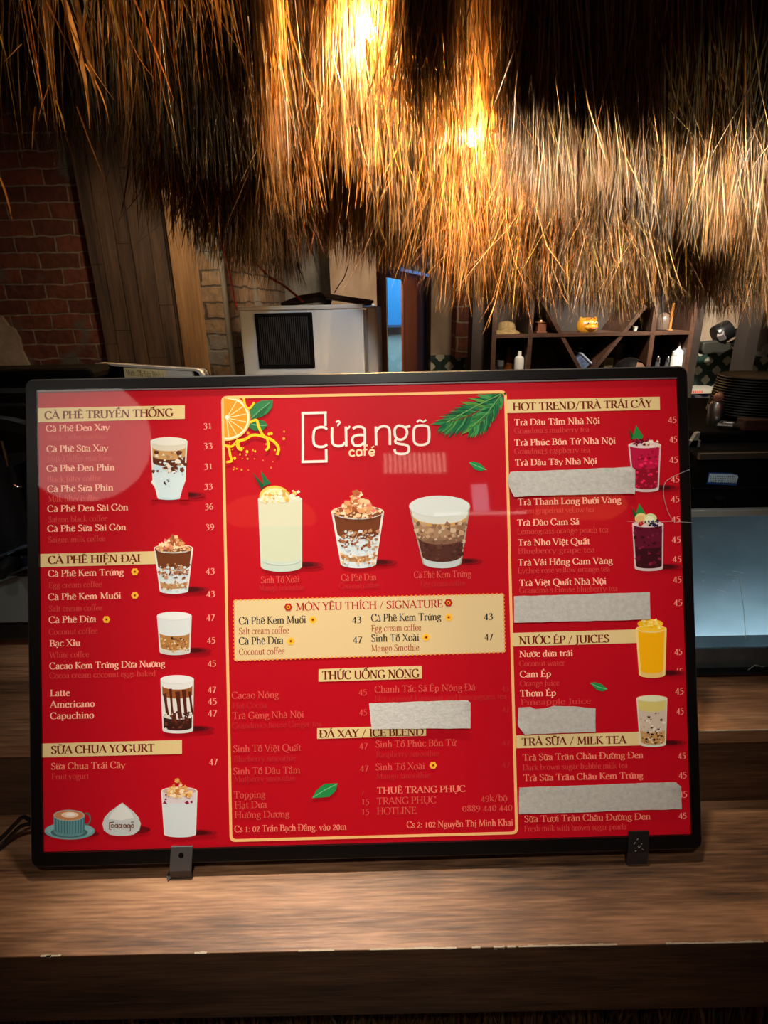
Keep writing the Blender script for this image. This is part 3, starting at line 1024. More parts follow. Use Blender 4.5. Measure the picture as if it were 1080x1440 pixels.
# ------------------------------------------------------------------ lettering: a broad-nib roman drawn as strokes
# L straight, T thin straight, C smooth curve, s serif (x y width), o dot; units: capital height 1
G = {}
def gl_(chars, adv, d):
    G[chars] = (adv, d)
SR = 's '
for row in '''A|.70|T .03 0 .33 1;L .33 1 .62 0;T .13 .34 .5 .34;s .04 0 .2;s .62 0 .24
B|.60|L .14 0 .14 1;C .14 .97 .32 .97 .46 .88 .46 .64 .32 .54 .14 .53;C .3 .54 .48 .48 .53 .28 .46 .08 .3 .03 .14 .03;s .1 0 .2;s .1 1 .2
C|.68|C .6 .76 .54 .92 .38 1 .2 .93 .08 .72 .06 .48 .11 .22 .24 .05 .42 0 .56 .06 .63 .2;T .6 1 .6 .74
D|.76|L .14 0 .14 1;C .14 .97 .4 .97 .6 .84 .69 .5 .6 .16 .4 .03 .14 .03;s .1 0 .2;s .1 1 .2
E|.58|L .14 0 .14 1;T .14 .97 .5 .97;T .14 .52 .42 .52;T .14 .03 .53 .03;T .5 .98 .49 .8;T .42 .6 .42 .43;T .54 0 .56 .2;s .1 0 .2;s .1 1 .2
F|.54|L .14 0 .14 1;T .14 .97 .5 .97;T .14 .52 .42 .52;T .5 .98 .49 .8;T .42 .6 .42 .43;s .14 0 .28;s .1 1 .2
G|.74|C .6 .78 .54 .93 .38 1 .2 .93 .08 .72 .06 .48 .11 .22 .24 .05 .42 0 .56 .04 .64 .1;L .62 .08 .62 .4;s .62 .42 .26;T .6 1 .6 .76
H|.78|L .14 0 .14 1;L .64 0 .64 1;T .14 .52 .64 .52;s .14 0 .28;s .14 1 .28;s .64 0 .28;s .64 1 .28
I|.32|L .16 0 .16 1;s .16 0 .28;s .16 1 .28
J|.34|C .18 1 .18 .5 .18 .05 .12 -.15 -.02 -.22;s .18 1 .28
K|.68|L .14 0 .14 1;T .14 .46 .54 1;L .27 .56 .62 0;s .14 0 .28;s .14 1 .28;s .54 1 .24;s .62 0 .22
L|.56|L .14 0 .14 1;T .14 .03 .5 .03;T .51 0 .53 .24;s .1 0 .2;s .14 1 .28
M|.90|T .14 0 .16 1;L .17 1 .44 .08;T .44 .08 .72 1;L .74 1 .76 0;s .13 0 .24;s .76 0 .28;s .12 1 .18;s .77 1 .18
N|.78|T .13 0 .13 1;L .13 1 .63 0;T .64 0 .64 1;s .13 0 .26;s .09 1 .2;s .64 1 .26
O|.78|C .39 1 .2 .93 .09 .74 .06 .5 .09 .26 .2 .07 .39 0 .58 .07 .69 .26 .72 .5 .69 .74 .58 .93 .39 1
P|.56|L .14 0 .14 1;C .14 .97 .34 .97 .48 .88 .51 .7 .46 .52 .32 .44 .14 .45;s .14 0 .28;s .1 1 .2
Q|.78|C .39 1 .2 .93 .09 .74 .06 .5 .09 .26 .2 .07 .39 0 .58 .07 .69 .26 .72 .5 .69 .74 .58 .93 .39 1;C .34 0 .48 -.12 .62 -.22 .8 -.24
R|.64|L .14 0 .14 1;C .14 .97 .34 .97 .48 .88 .5 .72 .44 .56 .3 .49 .14 .5;L .3 .49 .6 0;s .14 0 .28;s .1 1 .2;s .62 0 .18
S|.52|C .43 .8 .38 .94 .25 1 .12 .92 .09 .76 .17 .62 .34 .48 .44 .34 .43 .14 .28 0 .14 .05 .06 .2;T .43 .98 .43 .78;T .06 .02 .06 .22
T|.66|L .33 0 .33 1;T .05 .97 .61 .97;T .05 .98 .04 .78;T .61 .98 .62 .78;s .33 0 .28
U|.76|C .14 1 .14 .5 .15 .22 .25 .04 .4 0 .54 .05 .62 .22 .63 .5 .63 1;s .14 1 .28;s .63 1 .24
V|.68|L .06 1 .35 0;T .35 0 .62 1;s .07 1 .26;s .62 1 .2
W|.98|L .06 1 .3 0;T .3 0 .49 .9;L .49 .95 .7 0;T .7 0 .93 1;s .07 1 .24;s .92 1 .2
X|.68|L .08 1 .6 0;T .07 0 .58 1;s .08 1 .24;s .58 1 .2;s .07 0 .2;s .61 0 .24
Y|.62|L .06 1 .31 .46;T .31 .46 .56 1;L .31 0 .31 .48;s .07 1 .24;s .56 1 .2;s .31 0 .28
Z|.62|T .07 .97 .54 .97;L .53 .96 .08 .03;T .07 .03 .56 .03;T .56 0 .57 .22;T .07 1 .06 .8
a|.48|C .09 .54 .16 .64 .26 .66 .34 .6 .35 .46 .35 .12 .38 .03 .46 .04;C .35 .4 .2 .36 .09 .26 .07 .13 .14 .02 .24 .02 .35 .14
b|.54|L .13 .03 .13 1.02;C .13 .5 .22 .64 .34 .65 .46 .52 .47 .3 .4 .08 .26 .0 .13 .08;s .08 1.02 .14
c|.46|C .4 .54 .34 .64 .26 .66 .13 .56 .07 .34 .12 .1 .26 0 .36 .04 .42 .14
d|.54|L .4 .06 .4 1.02;C .4 .54 .3 .66 .18 .62 .08 .44 .08 .2 .16 .02 .28 .02 .4 .14;s .35 1.02 .14;s .46 .02 .12
e|.46|T .09 .38 .39 .38;C .39 .38 .38 .56 .26 .66 .13 .57 .07 .34 .12 .1 .26 0 .36 .04 .42 .13
f|.32|C .14 0 .14 .7 .17 .95 .26 1.04 .37 .98;T .04 .63 .3 .63;s .14 0 .24
g|.50|C .24 .66 .13 .6 .1 .46 .14 .31 .24 .27 .34 .32 .37 .46 .33 .6 .24 .66;C .16 .3 .1 .2 .18 .1 .34 .06 .42 -.04 .38 -.2 .22 -.27 .08 -.22 .05 -.1 .14 0;T .34 .6 .48 .63
h|.56|L .13 0 .13 1.02;C .13 .48 .24 .64 .34 .65 .42 .55 .43 .4 .43 0;s .13 0 .24;s .43 0 .24;s .08 1.02 .14
i|.28|L .14 0 .14 .64;s .14 0 .24;s .1 .63 .14;o .14 .88
j|.28|C .16 .64 .16 0 .13 -.2 .02 -.27;s .11 .63 .14;o .16 .88
k|.54|L .13 0 .13 1.02;T .13 .28 .4 .63;L .22 .36 .48 0;s .13 0 .24;s .4 .63 .18;s .48 0 .18;s .08 1.02 .14
l|.28|L .14 0 .14 1.02;s .14 0 .24;s .09 1.02 .14
m|.86|L .13 0 .13 .62;C .13 .48 .23 .63 .32 .65 .4 .55 .42 .4 .42 0;C .42 .48 .53 .63 .62 .65 .7 .55 .72 .4 .72 0;s .13 0 .24;s .42 0 .24;s .72 0 .24;s .08 .62 .14
n|.56|L .13 0 .13 .62;C .13 .48 .24 .63 .34 .65 .42 .55 .43 .4 .43 0;s .13 0 .24;s .43 0 .24;s .08 .62 .14
o|.52|C .26 .66 .13 .58 .07 .33 .13 .08 .26 0 .39 .08 .45 .33 .39 .58 .26 .66
p|.54|L .13 -.28 .13 .62;C .13 .48 .22 .63 .34 .65 .46 .52 .47 .3 .4 .06 .26 .0 .13 .1;s .13 -.28 .24;s .08 .62 .14
q|.54|L .4 -.28 .4 .64;C .4 .54 .3 .66 .18 .62 .08 .44 .08 .2 .16 .02 .28 .02 .4 .14;s .4 -.28 .24
r|.40|L .13 0 .13 .62;C .13 .44 .2 .6 .3 .66 .37 .6;s .15 0 .28;s .08 .62 .14
s|.40|C .32 .52 .28 .63 .19 .66 .1 .6 .1 .46 .2 .36 .31 .27 .32 .1 .2 0 .1 .03 .05 .14
t|.34|C .15 .82 .15 .4 .15 .12 .2 .01 .32 .06;T .04 .63 .3 .63
u|.56|C .12 .63 .12 .3 .14 .08 .24 0 .34 .06 .41 .18;L .42 .02 .42 .63;s .08 .63 .14;s .38 .63 .14;s .47 .02 .12
v|.50|L .05 .63 .26 0;T .26 0 .46 .63;s .06 .63 .2;s .46 .63 .16
w|.76|L .05 .63 .22 0;T .22 0 .37 .56;L .37 .6 .54 0;T .54 0 .71 .63;s .06 .63 .2;s .71 .63 .16
x|.50|L .07 .63 .43 0;T .07 0 .42 .63;s .07 .63 .18;s .42 .63 .16;s .07 0 .16;s .44 0 .18
y|.50|L .05 .63 .26 .02;T .46 .63 .26 .02 .18 -.2 .06 -.27;s .06 .63 .2;s .46 .63 .16
z|.46|T .07 .61 .4 .61;L .39 .6 .08 .03;T .07 .03 .42 .03
0|.50|C .25 .8 .13 .7 .07 .4 .13 .1 .25 0 .37 .1 .43 .4 .37 .7 .25 .8
1|.50|L .26 0 .26 .78;s .26 0 .26;T .26 .78 .12 .68
2|.50|C .09 .6 .14 .74 .25 .8 .37 .72 .38 .56 .28 .36 .08 .05;T .07 .04 .42 .04;T .42 .02 .44 .18
3|.50|C .1 .66 .18 .78 .28 .79 .36 .68 .34 .52 .2 .42;C .2 .42 .36 .36 .4 .2 .32 -.02 .16 -.08 .06 -.04
4|.50|L .34 -.1 .34 .78;T .34 .78 .05 .14;T .05 .14 .46 .14
5|.50|T .14 .76 .42 .78;T .14 .76 .11 .44;C .11 .44 .28 .44 .38 .32 .38 .12 .28 -.04 .14 -.1 .05 -.06
6|.50|C .4 .92 .22 .76 .1 .5 .09 .22 .17 .03 .28 .0 .39 .1 .4 .3 .32 .46 .22 .46 .1 .34
7|.50|T .08 .77 .42 .77;L .42 .76 .18 -.1
8|.50|C .25 .88 .13 .8 .12 .64 .25 .5 .37 .36 .4 .16 .25 0 .1 .14 .13 .34 .25 .46 .37 .62 .36 .8 .25 .88
9|.50|C .1 -.1 .28 .04 .4 .3 .41 .56 .33 .76 .22 .8 .11 .7 .1 .5 .18 .35 .28 .35 .4 .48
/|.46|T .06 -.1 .4 1.02
:|.24|o .12 .08;o .12 .52
,|.22|o .1 .06;T .12 .06 .06 -.14
'|.18|T .09 1.0 .08 .76
.|.22|o .1 .06'''.split('\n'):
    k_, a_, d_ = row.split('|')
    gl_(k_, float(a_), d_)
MARK = {'\u0300': 'T -.12 .2 .06 .06', '\u0301': 'T .12 .2 -.06 .06', '\u0302': 'T -.15 .05 0 .18;T 0 .18 .15 .05', '\u0303': 'C -.16 .06 -.08 .15 .06 .07 .15 .15',
        '\u0306': 'C -.13 .18 -.06 .06 .06 .06 .13 .18', '\u0309': 'C -.06 .2 .03 .24 .08 .17 .0 .1 0 .04', '\u0323': 'o 0 0', '\u031b': 'C 0 0 .1 .04 .13 .14 .08 .2'}


def catmull(P, k=5):
    P = [Vector(p) for p in P]
    if len(P) < 3:
        return P
    closed = (P[0] - P[-1]).length < 1e-6
    out = []
    n = len(P)
    for i in range(n - 1):
        p0 = P[i - 1] if i > 0 else (P[-2] if closed else P[0] * 2 - P[1])
        p3 = P[i + 2] if i + 2 < n else (P[1] if closed else P[-1] * 2 - P[-2])
        p1, p2 = P[i], P[i + 1]
        for j in range(k):
            t = j / k
            out.append(0.5 * ((2 * p1) + (p2 - p0) * t + (2 * p0 - 5 * p1 + 4 * p2 - p3) * t * t + (3 * p1 - p0 - 3 * p2 + p3) * t ** 3))
    out.append(P[-1])
    return out


def stroke_quads(pts, stem, hair, mode):
    q = []
    n = len(pts)
    L, R_ = [], []
    for i, p in enumerate(pts):
        t = (pts[min(i + 1, n - 1)] - pts[max(i - 1, 0)])
        if t.length < 1e-9:
            t = Vector((1, 0))
        t.normalize()
        if mode == 'T':
            wd = hair * 1.15
        elif mode == 'L':
            wd = stem
        elif mode == 'M':
            wd = stem
        else:
            a = math.atan2(t.y, t.x) - math.radians(10)
            wd = hair + (stem - hair) * abs(math.sin(a)) ** 1.4
        nn = Vector((-t.y, t.x)) * wd / 2
        L.append(p + nn); R_.append(p - nn)
    for i in range(n - 1):
        q.append((L[i], L[i + 1], R_[i + 1], R_[i]))
    return q


def draw(d, dx, dy, stem, hair):
    out = []
    for s in d.split(';'):
        t = s.split()
        v = [float(x) for x in t[1:]]
        if t[0] == 's':
            x, y, wd = v
            h = hair * 1.1
            yy = y if y < 0.02 else y - h
            out.append([Vector((x - wd / 2 + dx, yy + dy)), Vector((x + wd / 2 + dx, yy + dy)), Vector((x + wd / 2 + dx, yy + h + dy)), Vector((x - wd / 2 + dx, yy + h + dy))])
        elif t[0] == 'o':
            r = stem * 0.58
            out.append([Vector((v[0] + dx + r * math.cos(g * math.pi / 4), v[1] + dy + r * math.sin(g * math.pi / 4))) for g in range(8)])
        else:
            P = [Vector((v[i] + dx, v[i + 1] + dy)) for i in range(0, len(v), 2)]
            if t[0] == 'C':
                P = catmull(P)
            out += stroke_quads(P, stem, hair, t[0])
    return out


def text_polys(txt, stem=0.13, hair=0.045, track=0.0):
    x, out = 0.0, []
    for ch in txt:
        if ch == ' ':
            x += 0.26 + track
            continue
        bar = ch in 'Đđ'
        dec = unicodedata.normalize('NFD', {'Đ': 'D', 'đ': 'd'}.get(ch, ch))
        base, marks = dec[0], dec[1:]
        adv, d = G[base]
        if base == 'i' and any(m != '\u0323' for m in marks):
            d = d.rsplit(';', 1)[0]
        out += draw(d, x, 0, stem, hair)
        cap = base.isupper()
        if bar:
            out += draw('T -.02 .52 .3 .52' if cap else 'T .26 .84 .52 .84', x, 0, stem, hair * 1.2)
        top = 1.02 if cap else (1.04 if base in 'bdhkl' else .70)
        cx = x + (adv - 0.04) / 2
        lift = 0.0
        for m in marks:
            if m == '\u0323':
                out += draw(MARK[m], cx, -0.17, stem, hair)
            elif m == '\u031b':
                out += draw(MARK[m], x + adv - (0.17 if cap else 0.12), .86 if cap else .56, stem, hair * 1.3)
            else:
                ddx = 0.13 if lift and m in '\u0301\u0300\u0309' else 0
                out += draw(MARK[m], cx + ddx, top + (lift - 0.05 if lift else 0), stem, hair * 1.5)
                lift = 0.16
        x += adv + track
    return out, x


def put_text(pic, x0, base, x1, txt, col, cap, stem=0.13, hair=0.045, slope=-0.0225, z=None):
    """base: photograph y of the baseline at x0; cap: capital height in photograph pixels"""
    P0, P1 = Vector(bl(x0, base)), Vector(bl(x1, base + slope * (x1 - x0)))
    polys, w_ = text_polys(txt, stem, hair)
    sx = (P1 - P0).length / max(w_ - 0.05, 1e-6)
    ex = (P1 - P0).normalized()
    ey = Vector((-ex.y, ex.x))
    sy = cap * 0.000946
    zz = pic.z
    for k, q in enumerate(polys):
        pts = [P0 + ex * (p.x * sx) + ey * (p.y * sy) for p in q]
        pic.raw(pts, col, zz + (k % 5) * 2e-6)


# ------------------------------------------------------------------ the printed face
RED = (186, 10, 28)
CREAM, BAND, BROWN = (246, 190, 120), (226, 200, 140), (110, 28, 16)
PINK, ROSE, FAINT, DIM = (250, 196, 164), (214, 92, 80), (206, 74, 66), (212, 92, 78)  # FAINT and DIM put exposure and uneven backlight into the ink colour
p = Pic(0)
p.raw([(ix0 - .002, iy0 - .002), (ix1 + .002, iy0 - .002), (ix1 + .002, iy1 + .002), (ix0 - .002, iy1 + .002)], RED, -0.0004)
panel = p.build('menu_panel', board)
panel['label'] = 'red printed backlit face of the menu'

# border line of the middle field
p = Pic(2e-4)
bx = [bl(311, 557), bl(712.5, 549), bl(728.5, 1173), bl(323, 1184)]
def quad_round(Q, r, n=5):
    out = []
    Q = [Vector(q) for q in Q]
    for i in range(4):
        a, c, e = Q[i - 1], Q[i], Q[(i + 1) % 4]
        u, v = (a - c).normalized(), (e - c).normalized()
        A_, B_ = c + u * r, c + v * r
        for k in range(n + 1):
            t = k / n
            out.append(A_ * (1 - t) ** 2 + c * 2 * t * (1 - t) + B_ * t * t)
    return out
oo = quad_round(bx, 0.008)
ccx = sum((q for q in oo), Vector((0, 0))) / len(oo)
def inset(Q, d):
    Q = [Vector(q) for q in Q]
    c = sum(Q, Vector((0, 0))) / len(Q)
    return [Vector((q.x + (d if q.x < c.x else -d), q.y + (d if q.y < c.y else -d))) for q in Q]
ii = quad_round(inset(bx, 0.0036), 0.0055)
for i in range(len(oo)):
    j = (i + 1) % len(oo)
    p.raw([oo[i], oo[j], ii[j], ii[i]], CREAM)
p.build('border_line', panel, 'thin cream line with round corners around the middle column')

# headings on cream bands
for pts, tx in ((((53, 574), (260, 570), (260, 589), (53, 594)), (63, 589.5, 243, 'CÀ PHÊ TRUYỀN THỐNG', 10.8)),
                (((57, 779), (226, 775), (226, 793), (57, 797.5)), (68, 793, 197, 'CÀ PHÊ HIỆN ĐẠI', 10.8)),
                (((60, 1045.5), (256, 1040.5), (256, 1060), (60, 1065)), (72, 1060, 217, 'SỮA CHUA YOGURT', 10.8)),
                (((448, 941), (593, 936), (593, 954), (448, 958.5)), (453, 955.5, 589, 'THỨC UỐNG NÓNG', 11.6)),
                (((446, 1024), (599, 1020), (599, 1034.5), (446, 1039)), (449, 1037.3, 595, 'ĐÁ XAY / ICE BLEND', 10.6)),
                (((713, 562), (927.5, 558), (928, 576), (713, 581)), (721, 577.3, 916, 'HOT TREND/TRÀ TRÁI CÂY', 10.8)),
                (((721, 890), (896, 885), (896, 904), (721, 909)), (729.5, 906, 856, 'NƯỚC ÉP / JUICES', 10.8)),
                (((726, 1034), (900, 1029), (900, 1048), (726, 1052)), (733.5, 1048.6, 880, 'TRÀ SỮA / MILK TEA', 10.8))):
    p = Pic(3e-4)
    p.poly(pts, BAND)
    p.up(2)
    put_text(p, tx[0], tx[1], tx[2], tx[3], BROWN, tx[4], 0.165, 0.062)
    p.build('heading', panel, 'cream heading band reading %s' % tx[3])

# price list
def flower(p, x, y, r=5.2, petal=(250, 196, 60), core=(90, 40, 10)):
    for k in range(6):
        g = k * math.pi / 3
        p.ell(x + r * 0.58 * math.cos(g), y + r * 0.58 * math.sin(g), r * 0.42, r * 0.42, petal, n=10, up=(k == 0))
    p.ell(x, y, r * 0.5, r * 0.5, (246, 160, 40), n=10)
    p.ell(x, y, r * 0.26, r * 0.26, core, n=8)

LEFT = '''65 607 154 Cà Phê Đen Xay|P
67 619 150 Black Coffee machine|F
66 636 152 Cà Phê Sữa Xay|P
66 649.5 158 Milk Coffee machine|F
66 663.5 161 Cà Phê Đen Phin|P
67 678 142 Black filter coffee|R
67 692 159 Cà Phê Sữa Phin|P
68 706 139 Milk filter coffee|R
67 720 180 Cà Phê Đen Sài Gòn|P
68 734.5 151 Saigon black coffee|F
67 748 177 Cà Phê Sữa Sài Gòn|P
68 763 148 Saigon milk coffee|F
68 811 174 Cà Phê Kem Trứng|P
69 827 143 Egg cream coffee|F
68 844 170 Cà Phê Kem Muối|P
69 860 144 Salt cream coffee|F
69 876 135 Cà Phê Dừa|P
69 892.5 137 Coconut coffee|F
70 909 113 Bạc Xỉu|P
70 925 125 White coffee|F
70 941 232 Cacao Kem Trứng Dừa Nướng|P
70 954 219 Cocoa cream coconut eggs baked|F
71 979 98 Latte|P
71 995 133 Americano|P
71 1011 132 Capuchino|P
72 1082 176 Sữa Chua Trái Cây|Q
73 1096 125 Fruit yogurt|F
286 603 298 31|N
286 631 299 33|N
287 660 299 31|N
287 688 299 33|N
288 716.5 300 36|N
289 745 301 39|N
289 807 302 43|N
290 839 302.5 43|N
290 872 302 47|N
291 904 303 45|N
292 936.5 304 45|N
292 973.5 304 47|N
292 990 305 45|N
292 1006.5 305 47|N
294 1075 306 47|N'''
MID = '''367 820 421 Sinh Tố Xoài|D
364 831 427 Mango smoothie|E
480 817 529 Cà Phê Dừa|D
477 828 533 Coconut coffee|E
582 813 662 Cà Phê Kem Trứng|D
591 825 654 Egg cream coffee|E
326 982.5 392 Cacao Nóng|D
327 996.5 375 Hot Cocoa|E
327 1011 427 Trà Gừng Nhà Nội|D
327 1024.5 452 Grandma's house Ginger tea|E
504 977 516 45|D
505 1005 516 45|D
527 974 668 Chanh Tắc Sả Ép Nóng Đá|D
527 987 712 Hot pressed kumquat and lemongrass tea|E
705 972 715 45|E
706 1001 716 47|E
328 1057.5 423 Sinh Tố Việt Quất|D
329 1071.5 416 Blueberry smoothie|E
328 1089 422 Sinh Tố Dâu Tằm|D
329 1099.5 415 Mulberry smoothie|E
505 1052.5 517 47|D
506 1084 518 47|D
528 1051 641 Sinh Tố Phúc Bồn Tử|D
529 1065 617 Raspberry smoothie|E
528 1083 597 Sinh Tố Xoài|D
529 1095.5 604 Mango smoothie|E
705 1048 717 47|E
705 1079 717 47|E
329 1122.5 373 Topping|D
330 1136.5 375 Hạt Dưa|D
330 1150.5 407 Hướng Dương|D
507 1118 512 7|E
508 1131 519 15|D
508 1145 519 15|D
530 1116 654 THUÊ TRANG PHỤC|Q
530 1131 613 TRANG PHỤC|D
676 1127 713 49k/bộ|D
530 1145 585 HOTLINE|D
650 1141 720 0889 440 440|D
330 1170 487 Cs 1: 02 Trần Bạch Đằng, vào 20m|Q
572 1164 721 Cs 2: 102 Nguyễn Thị Minh Khai|Q'''
RIGHT = '''723 598.5 843 Trà Dâu Tằm Nhà Nội|P
723 610 828 Grandma's mulberry tea|F
723 627 865 Trà Phúc Bồn Tử Nhà Nội|P
723 639 829 Grandma's raspberry tea|F
724 655 839 Trà Dâu Tây Nhà Nội|P
728 710.5 873 Trà Thanh Long Bưởi Vàng|P
727 722.5 835 Green grapefruit yellow tea|F
727 739.5 814 Trà Đào Cam Sả|P
727 751.5 855 Lemongrass orange peach tea|F
728 767.5 829 Trà Nho Việt Quất|P
728 779 836 Blueberry grape tea|F
728 795.5 861 Trà Vải Hồng Cam Vàng|P
728 806.5 857 Lychee rose yellow orange tea|F
730 824 852 Trà Việt Quất Nhà Nội|P
730 834 868 Grandma's House blueberry tea|F
730 924 805 Nước dừa trái|P
730 937 794 Coconut water|F
731 952.5 774 Cam Ép|P
731 965 786 Orange Juice|F
731 979.5 781 Thơm Ép|P
732 991.5 830 Pineapple Juice|F
735 1069.5 904 Trà Sữa Trân Châu Đường Đen|Q
735 1083 882 Dark brown sugar bubble milk tea|F
736 1098 904 Trà Sữa Trân Châu Kem Trứng|Q
737 1156 914 Sữa Tươi Trân Châu Đường Đen|Q
737 1169 880 Fresh milk with brown sugar pearls|F
939 594 951 45|N
941 621.5 952 45|N
941 650 953 45|N
943 677.5 955 45|N
943 705.5 955 45|N
944 734 956 45|N
944 762.5 957 45|N
945 790 958 45|N
946 818.5 958 45|N
947 851 959 45|N
948 920 959 45|N
949 947.5 960 45|N
949 975.5 961 45|N
951 1003.5 961 45|N
953 1066.5 964 45|N
954 1093.5 965 45|N
954 1120.5 966 45|N
954 1150.5 965 45|N'''
STY = {'P': (PINK, 9.0, .135, .05), 'Q': ((236, 140, 112), 9.0, .125, .05), 'R': ((218, 84, 74), 8.2, .10, .042), 'F': (FAINT, 8.0, .10, .042), 'N': ((240, 160, 140), 9.6, .115, .05),
       'D': (DIM, 9.4, .10, .046), 'E': ((182, 46, 48), 8.2, .095, .042)}
for blk, fl, lab in ((LEFT, ((190, 804), (190, 837), (150, 871)), 'cream lettering of the coffee list'), (MID, ((609, 1076),), 'fine lettering of hot drinks, smoothies and addresses'), (RIGHT, (), 'cream lettering of the tea and juice list')):
    p = Pic(6e-4)
    for ln in blk.split('\n'):
        body, st = ln.rsplit('|', 1)
        x0, y0, x1, tx = body.split(' ', 3)
        c, cap, stem, hair = STY[st]
        put_text(p, float(x0), float(y0), float(x1), tx, c, cap, stem, hair)
    for f in fl:
        flower(p, *f)
    p.build('lettering', panel, lab)

# signature box
p = Pic(3e-4)
p.poly([(329, 844), (708, 835), (710, 917), (330, 929)], (224, 198, 146))
def edge_dots(a, b_, n):
    for i in range(n):
        t = (i + .5) / n
        p.ell(a[0] + (b_[0] - a[0]) * t, a[1] + (b_[1] - a[1]) * t, 1.5, 1.5, (240, 150, 60), n=6, up=False)
p.up()
for a, b_, n_ in (((329, 844), (708, 835), 60), ((708, 835), (710, 917), 16), ((710, 917), (330, 929), 60), ((330, 929), (329, 844), 16)):
    edge_dots(a, b_, n_)
p.up(2)
put_text(p, 416, 858.6, 622, 'MÓN YÊU THÍCH / SIGNATURE', (170, 28, 26), 10.6, .135, .055)
for x0, y0, x1, tx in ((336, 878, 430, 'Cà Phê Kem Muối'), (336, 906.5, 398, 'Cà Phê Dừa'), (522, 874, 620, 'Cà Phê Kem Trứng'), (522, 902.5, 589, 'Sinh Tố Xoài'), (495, 875.5, 508, '43'), (496, 903.5, 509, '47'), (680, 871, 693, '43'), (681, 899.5, 693, '47')):
    put_text(p, x0, y0, x1, tx, (34, 38, 44), 10.2, .13, .055)
for x0, y0, x1, tx in ((336, 892, 406, 'Salt cream coffee'), (336, 921, 400, 'Coconut coffee'), (522, 888, 592, 'Egg cream coffee'), (522, 916, 589, 'Mango Smothie')):
    put_text(p, x0, y0, x1, tx, (164, 40, 30), 9.0, .10, .05)
for f in ((440, 871.5), (409, 901.5), (631, 868), (599, 896)):
    flower(p, *f, r=5.6)
for f in ((405.5, 853.5), (630.5, 847.5)):
    flower(p, *f, r=5.8, petal=(186, 30, 34), core=(120, 10, 16))
p.build('signature_box', panel, 'cream signature box with four drinks in dark letters')

# logo
p = Pic(6e-4)
WH = (238, 228, 214)
K = 3.5
for a in (((426, 580), (426, 651)), ((424, 581.2), (459.5, 580.4)), ((424, 649.6), (460.5, 648.6)), ((457.5, 580), (457.7, 599)), ((458.7, 632), (458.9, 650))):
    p.line(a, K, WH)
def mono(pts, wd=K, col=WH):
    p.line([tuple(q) for q in catmull(pts, 6)], wd, col)
mono([(460, 604), (456, 601), (449, 601), (443, 604), (441, 611), (441, 620), (443, 626), (449, 628.5), (456, 628), (460, 625)])
mono([(467, 601), (467, 618), (469, 625), (475, 627.5), (482, 626), (485, 622)]); p.line([(486.5, 600), (487, 628)], K, WH)
mono([(487, 603), (490, 602), (492, 599)], 2.8)
mono([(472.5, 594), (476, 592), (478, 594.5), (475.5, 597.5), (475.5, 599.5)], 2.4)
mono([(496, 603), (501, 600.5), (508, 600.5), (512.5, 603.5), (513, 609), (513, 628)])
mono([(513, 612), (504, 612), (497, 614.5), (495.5, 620), (498, 626), (504, 627), (509, 625), (513, 621)])
p.line([(528.5, 600), (529, 626.5)], K, WH); mono([(529, 607), (533, 601.5), (540, 599.5), (546, 601.5), (548, 608), (548.3, 626)])
mono([(567, 600), (560, 599), (555.5, 603), (555, 610), (557, 616), (562, 618.5), (568, 617), (572, 611), (571.5, 604), (567, 600)])
mono([(570, 601), (577, 599.3)]); mono([(557, 617), (556, 622), (562, 624.5), (571, 626), (575, 630), (573, 636.5), (565, 638.5), (557, 637), (554.5, 632)])
mono([(592.5, 598.5), (585, 600), (582, 605), (582, 619), (585, 624.5), (592.5, 626), (600, 624), (603, 618.5), (603, 604), (600, 599.5), (592.5, 598.5)])
mono([(586, 594), (590, 591), (595, 593.5), (599, 590.5)], 2.6)
CR = (250, 214, 170)
for pts in ([(498.5, 634.5), (495, 633.3), (492, 635), (491.6, 638.5), (493.5, 641), (497, 641.3), (499, 640)], [(508, 633.5), (504, 633), (501.6, 635), (501.6, 639), (504, 641), (508, 639.5)],
            [(517, 626.8), (514.3, 626.6), (513, 628.5), (512.7, 641)], [(519.6, 636.8), (526.3, 636.6), (526, 634), (523, 632.6), (520, 634.3), (519.3, 637.5), (521, 640.2), (524, 640.6), (526.6, 639.2)]):
    mono(pts, 2.3, CR)
p.line([(508.3, 632.8), (508.5, 641)], 2.3, CR); p.line([(510.5, 632.6), (516.5, 632.4)], 2.0, CR); p.line([(522.5, 630), (526, 627.5)], 1.9, CR)
p.build('logo', panel, 'white cafe logo with an open square around the first letter')
# ------------------------------------------------------------------ printed pictures of the drinks
def tumbler(p, xl, xr, yt, xbl, xbr, yb, rt, rb, bands, glass=(206, 214, 206), rim=None, top=None, n=14, wall=2.0, shadow=True):
    """bands: (from, to, colour) down the side, 0 at the rim and 1 at the foot; rt, rb: half heights of rim and foot ellipses"""
    if shadow:
        for k, (dx, c) in enumerate(((22, (150, 12, 26)), (17, (112, 10, 20)), (12, (74, 10, 14)))):
            p.ell(xbr + dx * 0.35, yb - rb - 2, dx, 4.5 - k * 0.8, c)
    def edge(f, inset=0.0):
        a, b_ = xl + (xbl - xl) * f + inset, xr + (xbr - xr) * f - inset
        y = yt + (yb - rb - yt) * f
        r = rt + (rb - rt) * f
        c = (a + b_) / 2
        return [(c - (b_ - a) / 2 * math.cos(math.pi * i / n), y + r * math.sin(math.pi * i / n)) for i in range(n + 1)]
    t0 = [(x, 2 * yt - y) for x, y in edge(0)]
    p.poly(t0 + edge(1)[::-1], glass)
    for f0, f1, c in bands:
        p.poly(edge(f0, wall) + edge(f1, wall)[::-1], c)
    c = (xl + xr) / 2
    if rim:
        p.ell(c, yt, (xr - xl) / 2, rt, rim)
    if top:
        p.ell(c, yt, (xr - xl) / 2 - 1.6, max(rt - 0.8, 0.5), top)


